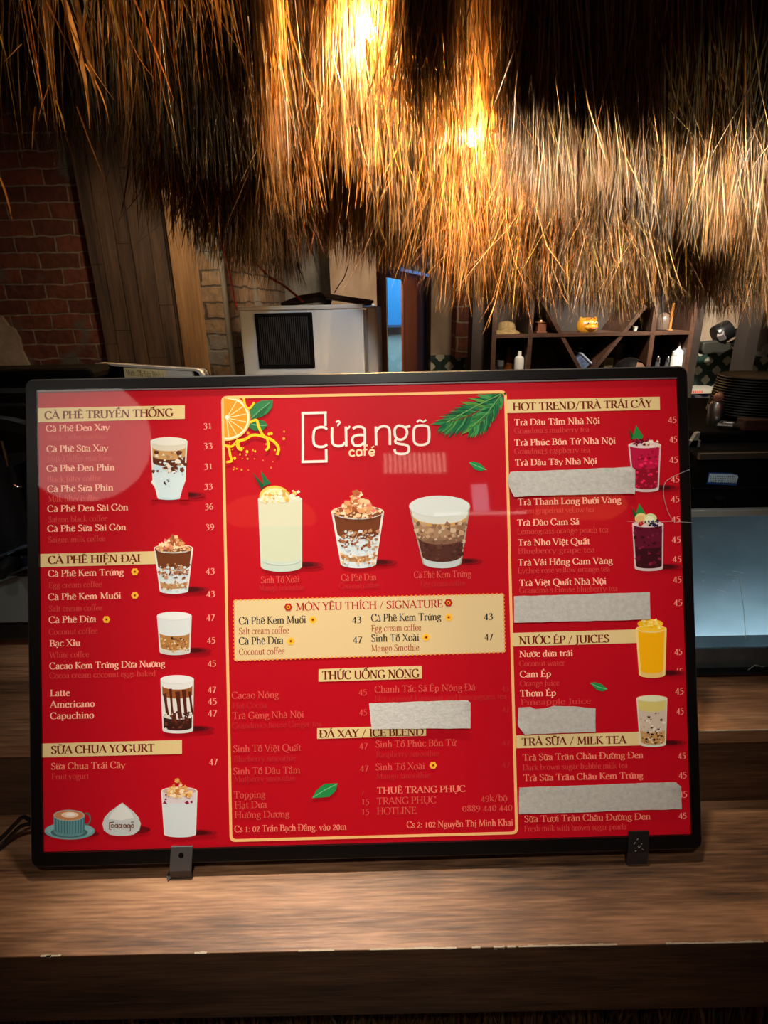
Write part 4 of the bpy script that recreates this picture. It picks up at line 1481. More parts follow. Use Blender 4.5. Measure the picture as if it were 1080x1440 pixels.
def inside(xl, xr, yt, xbl, xbr, yb, f0, f1):
    def fn(x, y):
        f = (y - yt) / (yb - yt)
        return f0 <= f <= f1 and xl + (xbl - xl) * f + 3 < x < xr + (xbr - xr) * f - 3
    return (min(xl, xbl), max(xr, xbr), yt, yb, fn)


NUT = [(214, 150, 96), (236, 190, 140), (180, 104, 60), (246, 214, 170), (150, 80, 44)]
ICE = [(226, 222, 206), (196, 200, 196), (240, 238, 228)]
Z0 = 9e-4
# tall milk coffee glass, upper left
p = Pic(Z0)
tumbler(p, 212, 264, 621, 216, 260, 703, 6, 5, ((0, .16, (214, 206, 184)), (.1, .27, (196, 150, 92)), (.26, .42, (92, 44, 22)), (.38, 1.0, (196, 216, 220))), (222, 222, 208), (226, 222, 206))
p.poly([(216, 662), (218, 681), (222, 690), (222, 700), (255, 700), (255, 690), (259, 681), (261, 662)], (206, 222, 222))
p.flecks((216, 260, 636, 664, None), [(226, 214, 196), (92, 44, 22), (168, 120, 84), (206, 220, 222)], 46, 4, 2)
p.flecks((218, 259, 660, 684, None), [(226, 234, 232), (180, 200, 206), (60, 40, 34)], 14, 2.0, 3)
p.poly([(213, 672), (219, 688), (223, 703), (213, 703)], RED); p.poly([(263, 672), (257, 688), (253, 703), (266, 703)], RED)
p.poly([(213, 678), (219.5, 687), (222, 700), (224, 700), (221, 685), (216, 674)], (230, 228, 216))
p.build('drink_picture', panel, 'printed iced milk coffee in a stepped tall glass at the top of the coffee list')
# coconut coffee, left list
def coconut(p, xl, xr, yt, xbl, xbr, yb, rt, k, seed):
    tumbler(p, xl, xr, yt, xbl, xbr, yb, rt, rt * 0.7, ((0.02, .5, (112, 58, 30)), (.42, .78, (206, 216, 216)), (.76, .9, (186, 140, 92)), (.88, 1, (210, 222, 222))), (226, 222, 210), (232, 224, 208), (150, 92, 58), wall=2.2 * k)
    p.flecks(inside(xl, xr, yt, xbl, xbr, yb, .34, .66), [(112, 58, 30), (160, 100, 60), (206, 216, 216), (188, 138, 96)], int(90 * k), 2.6 * k, seed)
    p.flecks(inside(xl, xr, yt, xbl, xbr, yb, .72, .92), [(176, 112, 62), (212, 222, 222), (226, 190, 140)], int(40 * k), 2.0 * k, seed + 1)
    cx, hw = (xl + xr) / 2, (xr - xl) / 2
    p.flecks((cx - hw, cx + hw, yt - rt, yt + rt, lambda x, y: ((x - cx) / hw) ** 2 + ((y - yt) / rt) ** 2 < .8), NUT, int(60 * k), 3.0 * k, seed + 2)
    p.flecks((cx - hw * .7, cx + hw * .7, yt - 20 * k, yt, lambda x, y: abs(x - cx) / (hw * .75) + (yt - y) / (21 * k) < 1), NUT + [(224, 120, 110)], int(60 * k), 4.2 * k, seed + 3)
p = Pic(Z0); coconut(p, 217, 272, 771, 225, 265, 835, 6, 1.0, 10)
p.build('drink_picture', panel, 'printed coconut coffee heaped with crumbs in the coffee list')
p = Pic(Z0); coconut(p, 466, 540, 720, 479, 529, 799, 9, 1.35, 20)
p.build('drink_picture', panel, 'printed large coconut coffee heaped with nuts under the logo')
# low glass of cream coffee
p = Pic(Z0)
tumbler(p, 221, 270, 866, 225, 268, 921, 6, 4.5, ((0, .5, (216, 222, 218)), (.46, .88, (176, 122, 66)), (.86, 1, (206, 206, 194))), (214, 216, 206), (226, 228, 220), (232, 232, 226))
p.flecks(inside(221, 270, 866, 225, 268, 921, .56, .9), [(206, 158, 96), (140, 88, 44), (226, 196, 150), (60, 36, 22)], 50, 2.0, 31)
p.build('drink_picture', panel, 'printed low glass of white cream over coffee')
# latte glass with syrup streaks
p = Pic(Z0)
tumbler(p, 226, 273, 955, 229, 272, 1031, 6, 4.5, ((0, .12, (226, 226, 218)), (.12, .34, (150, 84, 40)), (.3, .74, (226, 220, 208)), (.72, .94, (58, 28, 22))), (220, 220, 210), (232, 232, 226))
for x, y0, y1, wd in ((232, 975, 1005, 5), (240, 968, 1016, 4), (250, 972, 1010, 7), (259, 970, 1018, 6), (267, 972, 1004, 4), (245, 1002, 1020, 5)):
    p.line([(x, y0), (x + 2, (y0 + y1) / 2), (x + 4, y1)], [wd, wd * .7, wd * .9], (84, 34, 22))
p.flecks(inside(226, 273, 955, 229, 272, 1031, .6, .92), [(58, 28, 22), (226, 220, 208), (110, 58, 36)], 46, 2.4, 41)
p.build('drink_picture', panel, 'printed milk coffee with dark syrup streaks')
# yogurt
p = Pic(Z0)
tumbler(p, 227, 278, 1112, 231, 276, 1177, 6, 4.5, ((0.02, .3, (220, 206, 206)), (.2, 1, (212, 220, 218))), (226, 224, 214), (232, 226, 216), (206, 168, 160))
p.flecks(inside(227, 278, 1112, 231, 276, 1177, .05, .3), [(140, 24, 70), (196, 120, 140), (222, 214, 212)], 14, 3.0, 51)
p.flecks((236, 270, 1092, 1120, lambda x, y: abs(x - 252) / 18 + (1118 - y) / 26 < 1.05), [(226, 170, 90), (246, 206, 140), (200, 130, 60), (250, 224, 180)], 60, 4.4, 52)
p.build('drink_picture', panel, 'printed glass of yogurt topped with nut flakes')
# cup and saucer
p = Pic(Z0)
p.ell(100, 1172, 40, 6, (110, 10, 18)); p.ell(98.5, 1168, 35.5, 12, (112, 160, 160)); p.ell(98.5, 1166.5, 33, 10, (132, 176, 174)); p.ell(98, 1170, 26, 7.5, (70, 104, 104))
p.ring(122.5, 1151, 6, 9, 2, (84, 104, 98), -110, 110)
p.poly([(76, 1146)] + [(98 - 21.5 * math.cos(math.pi * i / 12), 1169 + 7 * math.sin(math.pi * i / 12)) for i in range(13)] + [(120, 1146)], (96, 146, 146))
for i in range(11):
    x = 79 + i * 4
    p.line([(x, 1150), (x * .97 + 3, 1173 - abs(i - 5) * .7)], 1.3, (62, 104, 106))
p.ell(98, 1146, 22, 8, (150, 178, 168)); p.ell(98, 1146, 20.5, 6.8, (196, 130, 84)); p.ell(99, 1145, 12, 4.2, (236, 206, 176)); p.ell(100, 1144.5, 6.5, 2.6, (250, 236, 218))
p.build('drink_picture', panel, 'printed teal cup of latte on its saucer')
# white coconut with the small logo
p = Pic(Z0)
p.ell(182, 1166, 30, 6, (104, 10, 18))
p.poly([(172.5, 1128)] + [(171.5 + x, y) for x, y in ((7, 1133), (17, 1141), (24, 1149), (27, 1158), (25, 1167), (17, 1173), (6, 1175), (-6, 1175), (-17, 1173), (-25, 1167), (-27, 1158), (-24, 1149), (-17, 1141), (-6, 1133))], (196, 200, 194))
p.poly([(172, 1129), (184, 1140), (189, 1150), (170, 1153), (153, 1151), (158, 1142)], (222, 222, 214))
BR_ = (110, 60, 40)
p.line([(157, 1156), (154.5, 1156), (154.5, 1166), (157, 1166)], 1.3, BR_); p.line([(154.5, 1156), (161, 1155.5)], 1.3, BR_)
for x in (158.5, 164, 169.5, 176, 181.5, 187):
    p.ring(x, 1161, 2.4, 2.9, 1.2, BR_, 20 if x < 160 else 0, 340 if x < 160 else 360, 12)
p.line([(166.2, 1158), (166.4, 1164)], 1.2, BR_); p.line([(172, 1158), (172, 1164)], 1.2, BR_); p.line([(178.6, 1159), (178.8, 1164)], 1.2, BR_); p.line([(183.8, 1159), (184, 1167), (181, 1168)], 1.2, BR_); p.line([(184.5, 1155.5), (189, 1155)], 1.0, BR_)
p.build('drink_picture', panel, 'printed white carved coconut with a small brown cafe logo')
# mango smoothie
p = Pic(Z0)
p.poly([(369, 690), (355, 664), (371, 682)], (20, 82, 50)); p.poly([(371, 684), (367, 662), (381, 680)], (28, 108, 62))
p.ell(386, 698, 21, 15, (246, 196, 90)); p.ell(387, 699, 18.5, 12.5, (240, 226, 170))
tumbler(p, 363, 425, 702, 367, 425, 804, 5.5, 8, ((0.0, .9, (204, 210, 180)), (.86, 1, (194, 208, 192))), (210, 214, 190), (216, 216, 194))
p.flecks((368, 420, 690, 706, lambda x, y: True), [(240, 234, 200), (246, 210, 110), (226, 220, 186), (206, 170, 80)], 46, 4.2, 61)
p.ring(396, 787, 27, 7.5, 1.2, (200, 212, 196), 0, 180)
p.build('drink_picture', panel, 'printed tall pale mango smoothie left below the logo')
# egg cream coffee
p = Pic(Z0)
tumbler(p, 575, 661, 712, 594, 649, 799, 15, 8, ((0, .16, (216, 218, 204)), (.14, .2, (206, 160, 90)), (.2, .44, (170, 132, 98)), (.42, .56, (134, 96, 72)), (.54, .9, (84, 46, 36)), (.88, 1, (196, 206, 202))), (176, 160, 140), (214, 222, 214), (222, 228, 220))
p.flecks(inside(575, 661, 725, 594, 649, 799, .14, .5), [(196, 158, 120), (150, 112, 84), (120, 84, 62), (206, 180, 146)], 60, 4.5, 71)
p.flecks(inside(575, 661, 725, 594, 649, 799, .55, .86), [(100, 60, 46), (70, 38, 32)], 30, 4.0, 72)
p.build('drink_picture', panel, 'printed wide glass of egg cream coffee right below the logo')
# berry teas
for (xl, xr, yt, xbl, xbr, yb, c1, c2, leaf, lab, sd) in ((883, 929, 626, 890, 926, 692, (184, 20, 62), (140, 14, 34), (884, 598), 'printed pink berry tea with a green leaf', 81), (888.5, 932.5, 737, 892, 932, 803, (96, 18, 40), (58, 14, 22), (888, 708), 'printed dark red tea with fruit slices', 91)):
    p = Pic(Z0)
    tumbler(p, xl, xr, yt, xbl, xbr, yb, 4.5, 4, ((0, .5, c1), (.48, .94, c2)), (206, 186, 182), (226, 214, 206), (226, 200, 196))
    p.flecks(inside(xl, xr, yt, xbl, xbr, yb, .1, .9), [c1, c2, tuple(min(255, int(v * 1.25 + 10)) for v in c1)], 50, 3.4, sd)
    lx, ly = leaf
    p.poly([(lx + 3, ly + 20), (lx, ly + 4), (lx + 8, ly + 18)], (20, 84, 44)); p.poly([(lx + 4, ly + 20), (lx + 10, ly), (lx + 20, ly + 16), (lx + 16, ly + 22)], (40, 132, 64))
    if sd == 81:
        p.flecks((890, 912, 617, 626, None), [(120, 14, 40), (160, 30, 60), (90, 10, 30)], 18, 4, 82); p.flecks((902, 926, 620, 629, None), [(236, 220, 196), (226, 196, 160)], 14, 3, 83)
    else:
        p.ell(901, 729, 9, 7.5, (226, 206, 130)); p.ell(900, 730, 6.5, 5, (226, 180, 120)); p.ell(914, 730, 9, 8, (206, 214, 150)); p.ell(913, 731, 6.5, 5.6, (232, 230, 190))
        p.flecks((906, 926, 731, 740, None), [(26, 24, 60), (44, 36, 84)], 14, 3.4, 92); p.flecks((890, 904, 733, 740, None), [(190, 30, 40)], 5, 3, 93)
    p.build('drink_picture', panel, lab)
# orange juice
p = Pic(Z0)
p.ell(914, 877, 18, 6.5, (250, 196, 30)); p.ell(916, 877, 13, 4.5, (255, 220, 90))
tumbler(p, 893.5, 937, 884, 898, 935, 953, 4.5, 5, ((0.02, .92, (250, 180, 10)), (.9, 1, (236, 196, 110))), (246, 214, 130), (250, 222, 140), (252, 200, 50), wall=3)
p.flecks((900, 930, 872, 884, None), [(255, 226, 110), (250, 190, 30), (255, 240, 170)], 16, 3.6, 101)
p.build('drink_picture', panel, 'printed glass of bright orange juice')
# bubble milk tea
p = Pic(Z0)
tumbler(p, 894.5, 938, 982, 899, 936, 1050, 4.5, 4, ((0, .26, (214, 196, 112)), (.22, .7, (206, 186, 164)), (.68, .95, (196, 146, 90))), (214, 214, 190), (222, 220, 184), (226, 222, 182))
p.flecks(inside(894, 938, 982, 899, 936, 1050, .3, .75), [(226, 214, 196), (190, 160, 130), (90, 60, 46)], 26, 2.4, 111)
p.flecks(inside(894, 938, 982, 899, 936, 1048, .68, .96), [(50, 26, 20), (70, 36, 26), (226, 196, 150)], 52, 2.2, 112)
p.build('drink_picture', panel, 'printed milk tea with dark pearls')

# orange half with leaves and splash
p = Pic(Z0)
p.poly([(354, 590), (351, 578), (357, 569), (368, 563.5), (384, 563), (383, 573), (376, 582), (366, 587)], (52, 124, 74)); p.poly([(354, 590), (366, 578), (382, 565), (370, 584)], (38, 100, 58))
p.poly([(352, 592), (360, 590), (372, 592), (377, 598), (370, 605), (358, 606), (350, 601)], (46, 116, 66)); p.line([(353, 596), (364, 599), (375, 598)], 1.2, (110, 170, 120))
p.line([(354, 588), (366, 577), (380, 566)], 1.0, (110, 170, 120))
def half(rx, ry, c):
    pts = [(315, 560)] + [(319 + rx * math.cos(math.radians(a)), 588 + ry * math.sin(math.radians(a))) for a in range(-62, 100, 6)] + [(316, 588 + ry)]
    pts = [(max(x, 315), max(y, 559.5)) for x, y in pts]
    p.poly(pts, c)
half(33.5, 32, (246, 190, 110)); half(31.5, 30, (252, 232, 190)); half(29, 27.5, (240, 150, 40))
for a in range(-60, 96, 24):
    g = math.radians(a)
    ex, ey = 319 + 28 * math.cos(g), 588 + 27 * math.sin(g)
    if ex > 315 and ey > 560:
        p.line([(319, 588), (ex, ey)], [1.2, 1.6], (252, 214, 150))
p.ell(319.5, 587, 3, 2.6, (255, 240, 210))
YL = (250, 200, 40)
mono_y = lambda pts, wd: p.line([tuple(q) for q in catmull(pts, 6)], wd, YL)
for pts, wd in (([(343, 560), (346, 572), (352, 574), (358, 566)], 3), ([(352, 594), (361, 591), (364, 600), (370, 612), (378, 618)], 3.6), ([(333, 620), (345, 618), (356, 612), (370, 614), (384, 620), (392, 630), (390, 640)], 4), ([(322, 626), (324, 640), (326, 648), (319, 650)], 3.4), ([(333, 620), (336, 630), (341, 632)], 5), ([(376, 616), (378, 628), (374, 634)], 3.4), ([(316, 626), (326, 628), (334, 620)], 3)):
    mono_y(pts, wd)
rg = random.Random(5)
for k in range(44):
    x, y = rg.uniform(318, 402), rg.uniform(606, 662)
    if y > 636 and x > 360 and rg.random() < .6:
        continue
    r = rg.choice((.8, 1.0, 1.4, 2.0))
    p.ell(x, y, r, r * 1.2, rg.choice((YL, (246, 150, 60), (240, 120, 60))), n=7, up=(k % 8 == 0))
p.build('fruit_picture', panel, 'printed orange half with leaves and juice splashes in the upper left corner of the middle field')
# palm leaf
p = Pic(Z0)
rg = random.Random(9)
def palm(tip, base, nb, ln, seed):
    for k in range(nb):
        f = k / (nb - 1)
        bx_, by_ = base[0] + (tip[0] - base[0]) * f, base[1] + (tip[1] - base[1]) * f + 7 * math.sin(math.pi * f)
        for sd in (-1, 1):
            a = math.atan2(tip[1] - base[1], tip[0] - base[0]) + sd * (0.75 - .45 * f) + rg.uniform(-.06, .06)
            L_ = ln * (0.55 + .7 * math.sin(math.pi * min(1, .15 + .75 * f))) * rg.uniform(.85, 1.1)
            ex, ey = bx_ + L_ * math.cos(a), by_ + L_ * math.sin(a)
            if ey < 554 or ex > 707:
                t = min((554 - by_) / (ey - by_) if ey < 554 else 1, (707 - bx_) / (ex - bx_) if ex > 707 else 1)
                ex, ey = bx_ + (ex - bx_) * t, by_ + (ey - by_) * t
            nx, ny = -math.sin(a), math.cos(a)
            wv = 2.3
            mx_, my_ = bx_ + (ex - bx_) * .4, by_ + (ey - by_) * .4
            p.poly([(bx_, by_), (mx_ + nx * wv, my_ + ny * wv), (ex, ey), (mx_ - nx * wv, my_ - ny * wv)], rg.choice(((22, 104, 62), (32, 126, 70), (18, 84, 54), (64, 146, 80), (90, 150, 60))), up=(k % 3 == 0))
palm((628, 594), (708, 553), 40, 30, 1)
palm((664, 602), (706, 555), 32, 20, 2)
p.line([(706, 553.5), (668, 572), (628, 594)], 1.2, (110, 160, 90)); p.line([(704, 556), (684, 582), (664, 600)], 1.0, (110, 160, 90))
p.build('leaf_picture', panel, 'printed palm frond in the upper right corner of the middle field')
for pts, vein, lab in ((((659, 650), (666, 649), (675, 652), (683, 660), (676, 663), (667, 660)), ((660, 650.5), (672, 656), (684, 661)), 'small printed green leaf right of the logo'),
                       (((439, 1122), (445, 1111), (456, 1102), (475, 1101), (472, 1112), (463, 1120), (452, 1121)), ((440, 1121), (456, 1111), (474, 1102)), 'printed green leaf beside the topping list'),
                       (((829, 960), (837, 959), (846, 962), (854, 969), (847, 972), (839, 970)), ((830, 960.5), (842, 966), (853, 969)), 'small printed green leaf beside the juices')):
    p = Pic(Z0)
    p.poly(pts, (36, 140, 74)); p.line(vein, 1.0, (120, 196, 130))
    p.build('leaf_picture', panel, lab)

# clear cover
mb = MB(); mb.box(ix0, ix1, iy0, iy1, 0.0022, 0.0032)
M_cover = M_glass.copy(); M_cover.name = 'clear_acrylic'
bobj('clear_cover', mb, M_cover)
mb = MB()
def film(pts, r=0.00045):
    P = [Vector((*bl(*q), 0.0038)) for q in catmull([Vector(q) for q in pts], 5)]
    mb.tube(P, r, 5)
film([(968, 661), (957, 665), (936, 676), (931, 690), (934, 710), (941, 727), (950, 733), (971, 735)])
film([(880, 733), (910, 734), (950, 733)], 0.0003)
bobj('protective_film_edge', mb, mat('clear_film_edge', (200, 190, 190), 0.25, alpha=0.45), label='lifted edge of the clear protective film at the right')

# ------------------------------------------------------------------ paper tape over sold-out lines
M_tape = mat('grey_white_paper_tape', (214, 213, 206), 0.8, noise=((160, 160, 160), (196, 196, 190)), bump=(300, 0.08))
def tape(pts, lab, seed, lift=()):
    rg = random.Random(seed)
    q = [Vector(bl(*p_)) for p_ in pts]
    # outline refined so that the torn edges wander a little
    ol = []
    for i, a in enumerate(q):
        c = q[(i + 1) % len(q)]
        k = max(1, int((c - a).length / 0.012))
        for j in range(k):
            ol.append(a.lerp(c, j / k) + (Vector((rg.uniform(-1, 1), rg.uniform(-1, 1))) * 0.00035 if j else Vector((0, 0))))
    bm = bmesh.new()
    f = bm.faces.new([bm.verts.new((a.x, a.y, 0)) for a in ol])
    bmesh.ops.triangulate(bm, faces=[f])
    bmesh.ops.subdivide_edges(bm, edges=bm.edges, cuts=2, use_grid_fill=True)
    for v in bm.verts:
        z = 0.0001 + 0.000015 * abs(math.sin(v.co.x * 130 + seed) * math.sin(v.co.y * 170 + seed * 2))
        for (lx, ly, r, h) in lift:
            c = Vector(bl(lx, ly))
            d = (Vector((v.co.x, v.co.y)) - c).length
            if d < r:
                z += h * (1 - d / r)
        v.co.z = z
    bmesh.ops.recalc_face_normals(bm, faces=bm.faces)
    me = bpy.data.meshes.new('paper_tape')
    bm.to_mesh(me); bm.free()
    me.materials.append(M_tape)
    o = bpy.data.objects.new('paper_tape', me)
    COL.objects.link(o)
    o.matrix_world = BM @ Matrix.Translation((0, 0, 0.0034))
    s_ = o.modifiers.new('thickness', 'SOLIDIFY'); s_.thickness = 0.0003; s_.offset = 1
    tag(o, lab, 'tape', 'paper tape strips covering menu lines')
tape([(713, 672), (717, 664), (770, 662), (886, 657), (891, 661), (891, 695), (885, 694), (760, 697), (722, 699), (714, 683)], 'pale paper tape strip covering a line below the berry teas', 1, ((884, 664, .02, .0015), (714, 674, .015, .0012)))
tape([(722, 838), (800, 836), (912, 832), (913, 870), (850, 872), (722, 875)], 'pale paper tape strip just above the juices heading', 2)
tape([(519, 988), (575, 986), (657, 983.5), (661, 987), (661, 1023), (600, 1023), (523, 1024.5), (521, 1010)], 'pale paper tape strip in the middle column above the ice blend heading', 3, ((658, 986, .014, .001),))
tape([(728, 994), (745, 993), (752, 996), (765, 995), (778, 991.5), (806, 992), (836, 995), (836, 1028), (790, 1029), (737, 1031.5), (727, 1019)], 'shortest paper tape strip with a torn wavy top edge', 4, ((730, 1028, .016, .0014),))
tape([(729, 1106), (780, 1104.5), (860, 1101), (948, 1098), (955, 1104), (957, 1136), (880, 1138), (800, 1141), (729, 1143)], 'longest paper tape strip near the foot of the right column', 5, ((955, 1102, .016, .0022), (729, 1106, .012, .001)))

# ------------------------------------------------------------------ brackets that hold the board
def bracket(pts_tab, pts_foot, m, lab, hole=None, scratch=False):
    """tab lies against the board's face, foot rests on the counter"""
    tab = [Vector(bl(*q)) for q in pts_tab]
    p0 = BM @ Vector((*tab[0], 0.004))
    base = BM @ Vector((*((tab[2] + tab[3]) / 2), 0.004))
    r = thing('holding_bracket', (base.x, base.y, ZL), lab, 'bracket', 'brackets at the foot of the menu board')
    mb = MB(); mb.M = BM
    mb.prism([(q.x, q.y) for q in tab], 0.0036, 0.0062)
    t = obj('tab', mb, m, r, bevel=0.0006)
    if hole:
        c = bl(*hole)
        mb = MB(); mb.M = BM
        mb.lathe([(0.0034, 0.0058), (0.0034, 0.00645)], (c[0], c[1], 0), 16)
        h = obj('screw_hole', mb, M_blackm, t); 
    if scratch:
        mb = MB(); mb.M = BM
        rg = random.Random(4)
        for k in range(9):
            a = (tab[0].lerp(tab[1], rg.uniform(.25, .75))).lerp(tab[3].lerp(tab[2], rg.uniform(.25, .75)), rg.uniform(.2, .95))
            d = Vector((rg.uniform(-1, 1), rg.uniform(-1, 1))) * 0.003
            mb.tube([(a.x, a.y, 0.0063), (a.x + d.x, a.y + d.y, 0.0063)], 0.00025, 4)
        obj('scratches', mb, mat('bare_scratch', (150, 148, 140), 0.5), t)
    mb = MB()
    f = [onz(x, y, ZL) for x, y in pts_foot]
    mb.prism([(q.x, q.y) for q in f], ZL, ZL + 0.0022)
    a, b_ = BM @ Vector((*tab[3], 0.0062)), BM @ Vector((*tab[2], 0.0062))
    a2, b2 = BM @ Vector((*tab[3], 0.0036)), BM @ Vector((*tab[2], 0.0036))
    mb.add([a2, b2, b_, a, (a2.x, a2.y + .001, ZL), (b2.x, b2.y + .001, ZL), (b_.x, b_.y, ZL), (a.x, a.y, ZL)], [(0, 1, 2, 3), (4, 7, 6, 5), (0, 4, 5, 1), (3, 2, 6, 7), (0, 3, 7, 4), (1, 5, 6, 2)])
    obj('foot', mb, mat('black_tape', (42, 42, 42), 0.45), r)
    return r
bracket([(242.5, 1187), (273, 1186.5), (271, 1221), (240.5, 1222)], [(240, 1222), (271, 1220), (266, 1234), (252, 1234), (241, 1236.5), (236, 1240), (234.5, 1234)], mat('grey_metal_tab', (98, 98, 100), 0.42, 0.6), 'bare grey metal bracket with one hole at the left foot of the menu board', (257, 1199))
bracket([(881.5, 1165.5), (910, 1165), (909.5, 1195.5), (880.5, 1196.5)], [(880, 1196), (910, 1195), (910, 1197.5), (880, 1198.5)], mat('black_painted_metal', (30, 29, 30), 0.4, 0.2), 'scratched black bracket at the right foot of the menu board', None, True)

# cables behind the left end of the board
for k, (pts, lab) in enumerate((([(-30, 1204, .805), (0, 1180, .815), (20, 1160, .835), (33, 1149, .85), (46, 1156, .85), (64, 1166, .845)], 'upper black cable curling behind the left end of the menu board'),
                                ([(-30, 1216, .804), (0, 1191, .806), (18, 1172, .82), (32, 1161, .835), (52, 1158, .84), (70, 1160, .845)], 'lower black cable lying on the counter left of the menu board'))):
    P = [onz(x, y, z) for x, y, z in pts]
    mb = MB(); mb.tube([Vector(q) for q in catmull(P)], 0.0028, 8)
    o = obj('power_cable', mb, M_black, smooth=True)
    tag(o, lab, 'cable', 'cables of the menu board')
# ------------------------------------------------------------------ espresso machine behind the left end of the board
M_gloss = mat('gloss_black', (12, 12, 13), 0.14, coat=0.4)
M_gunm = mat('gunmetal', (44, 47, 50), 0.3, 0.7)
YE = 0.86
ex0, ex1 = -1.25, at(127, 520, YE).x
ze = at(60, 519, YE).z
em = thing('espresso_machine', ((ex0 + ex1) / 2, YE + 0.04, ZU), 'large black espresso machine with chrome trim behind the left end of the menu board', 'coffee machine')
mb = MB(); mb.box(ex0, ex1, YE, YE + 0.08, at(60, 541, YE).z, ze)
obj('top_housing', mb, M_blackm, em, bevel=0.008)
zt1 = at(20, 543, YE).z
mb = MB(); mb.box(ex0 + .01, ex1 - .01, YE - 0.004, YE + 0.004, at(20, 552, YE).z, at(20, 545, YE).z)
obj('trim_strip', mb, mat('blued_chrome', (120, 150, 176), 0.25, 1.0), em, label='thin chrome strip')
mb = MB(); mb.box(ex0 + 0.01, ex1 - 0.01, YE + 0.06, YE + 0.079, ZU + 0.05, ze - 0.02)
obj('back_body', mb, M_gloss, em)
mb = MB(); mb.box(ex0, ex1, YE + 0.02, YE + 0.078, at(20, 598, YE + .03).z, ze - 0.05)
obj('control_panel', mb, M_gloss, em, bevel=0.006)
# curved grey hood lip
mb = MB()
P = [at(x, y, YE + 0.01) for x, y in ((-120, 592), (-60, 591), (0, 597), (25, 602), (45, 608), (90, 620))]
P = catmull(P, 6)
for a, b_ in zip(P, P[1:]):
    h = Vector((0, 0, 0.009))
    d = Vector((0, 0.07, 0.0))
    mb.add([a - h, b_ - h, b_ + h, a + h, a - h + d, b_ - h + d, b_ + h + d, a + h + d], [(0, 1, 2, 3), (0, 4, 5, 1), (3, 2, 6, 7), (4, 7, 6, 5)])
obj('hood_lip', mb, M_gunm, em, smooth=True)
mb = MB(); mb.tube(catmull([at(x, y, YE + 0.02) for x, y in ((2, 620), (6, 634), (10, 650), (14, 668), (18, 679), (25, 684), (32, 684))], 5), 0.0022, 8)
obj('steam_wand', mb, M_chrome, em, smooth=True)
for gx in (-0.62, -0.86, -1.1):
    mb = MB(); mb.lathe([(0.036, 0.0), (0.038, 0.03), (0.034, 0.05), (0.034, 0.14)], (gx, YE + 0.04, ZU + 0.20), 24)
    g_ = obj('group_head', mb, M_gunm, em, smooth=True)
    mb = MB(); mb.tube([(gx, YE + 0.05, ZU + 0.19), (gx, YE + 0.03, ZU + 0.185), (gx, YE - 0.03, ZU + 0.175)], [0.012, 0.014, 0.011], 12)
    obj('handle', mb, M_black, g_, smooth=True)
# blue chrome drip tray rim, cup tray, splash plate
mb = MB()
for yy, r_ in ((782, .0035), (812, .003)):
    mb.tube(catmull([at(x, y, YE + 0.0) for x, y in ((-120, yy + 26), (-60, yy + 20), (0, yy - 0 if yy < 800 else yy), (20, yy - 8), (45, yy - 16), (90, yy - 26))], 5), r_, 8)
obj('tray_rim', mb, mat('blued_chrome', (120, 150, 176), 0.25, 1.0), em, smooth=True)
mb = MB()
za_, zb_ = at(20, 806, YE + .02).z, at(20, 778, YE + .02).z
mb.box(ex0, ex1, YE + 0.01, YE + 0.075, za_, zb_)
obj('cup_tray', mb, mat('deep_blue_gloss', (16, 20, 34), 0.12, coat=0.5), em, bevel=0.004)
mb = MB()
za_, zb_ = at(20, 880, YE).z, at(20, 815, YE).z
mb.box(ex0, ex1, YE + 0.012, YE + 0.03, za_, zb_)
obj('front_plate', mb, mat('dull_grey_plate', (112, 118, 112), 0.5, 0.3), em, label='dull grey plate')
mb = MB(); mb.box(ex0 + .01, ex1 - .01, YE + 0.02, YE + 0.079, ZU + 0.02, za_ + 0.004)
obj('base', mb, M_gloss, em, bevel=0.004)
for fx in (ex0 + .05, (ex0 + ex1) / 2 + .1, ex1 - .05):
    for fy in (YE + .035, YE + .062):
        mb = MB(); mb.lathe([(.02, 0), (.018, .022)], (fx, fy, ZU), 16)
        obj('foot', mb, M_black, em)

# white-rimmed holder with a handwritten tape label
LY0, LY1 = 0.945, 0.885
q0, q1, q2, q3 = at(131, 509.5, LY0), at(287, 519, LY1), None, None
ax = (q1 - q0); ax.normalize()
ay = Vector((0, 0, 1)); ay = (ay - ax * ay.dot(ax)).normalized()
an = ax.cross(ay)
LW = (q1 - q0).length
LM = Matrix(((ax.x, ay.x, an.x, q0.x), (ax.y, ay.y, an.y, q0.y), (ax.z, ay.z, an.z, q0.z), (0, 0, 0, 1)))
LHH = 0.19
lb = thing('label_holder', (q0.x, q0.y, q0.z - 0.19), 'black tray box with white rim and handwritten tape label behind the menu board', 'tray')
mb = MB(); mb.M = LM
rr = rrect(0, LW, -LHH, 0, 0.012, 5); ri = rrect(0.005, LW - 0.005, -LHH + 0.005, -0.0035, 0.009, 5)
nn_ = len(rr)
mb.add([(*q, 0.004) for q in rr] + [(*q, 0.004) for q in ri] + [(*q, -0.012) for q in rr] + [(*q, -0.001) for q in ri],
       [(i, (i + 1) % nn_, nn_ + (i + 1) % nn_, nn_ + i) for i in range(nn_)] + [(2 * nn_ + i, 2 * nn_ + (i + 1) % nn_, (i + 1) % nn_, i) for i in range(nn_)] + [(nn_ + i, nn_ + (i + 1) % nn_, 3 * nn_ + (i + 1) % nn_, 3 * nn_ + i) for i in range(nn_)])
obj('rim', mb, mat('white_rim', (170, 168, 162), 0.45), lb)
mb = MB(); mb.M = LM; mb.prism(rr, -0.014, -0.002)
obj('back', mb, M_blackm, lb)
mb = MB(); mb.M = LM
u0, u1, u2 = LW * .30, LW * .68, LW * .91
mb.box(u0, u1, -0.185, -0.0045, 0.0, 0.0045)
tp_ = obj('tape_label', mb, mat('cream_tape', (200, 188, 140), 0.7), lb)
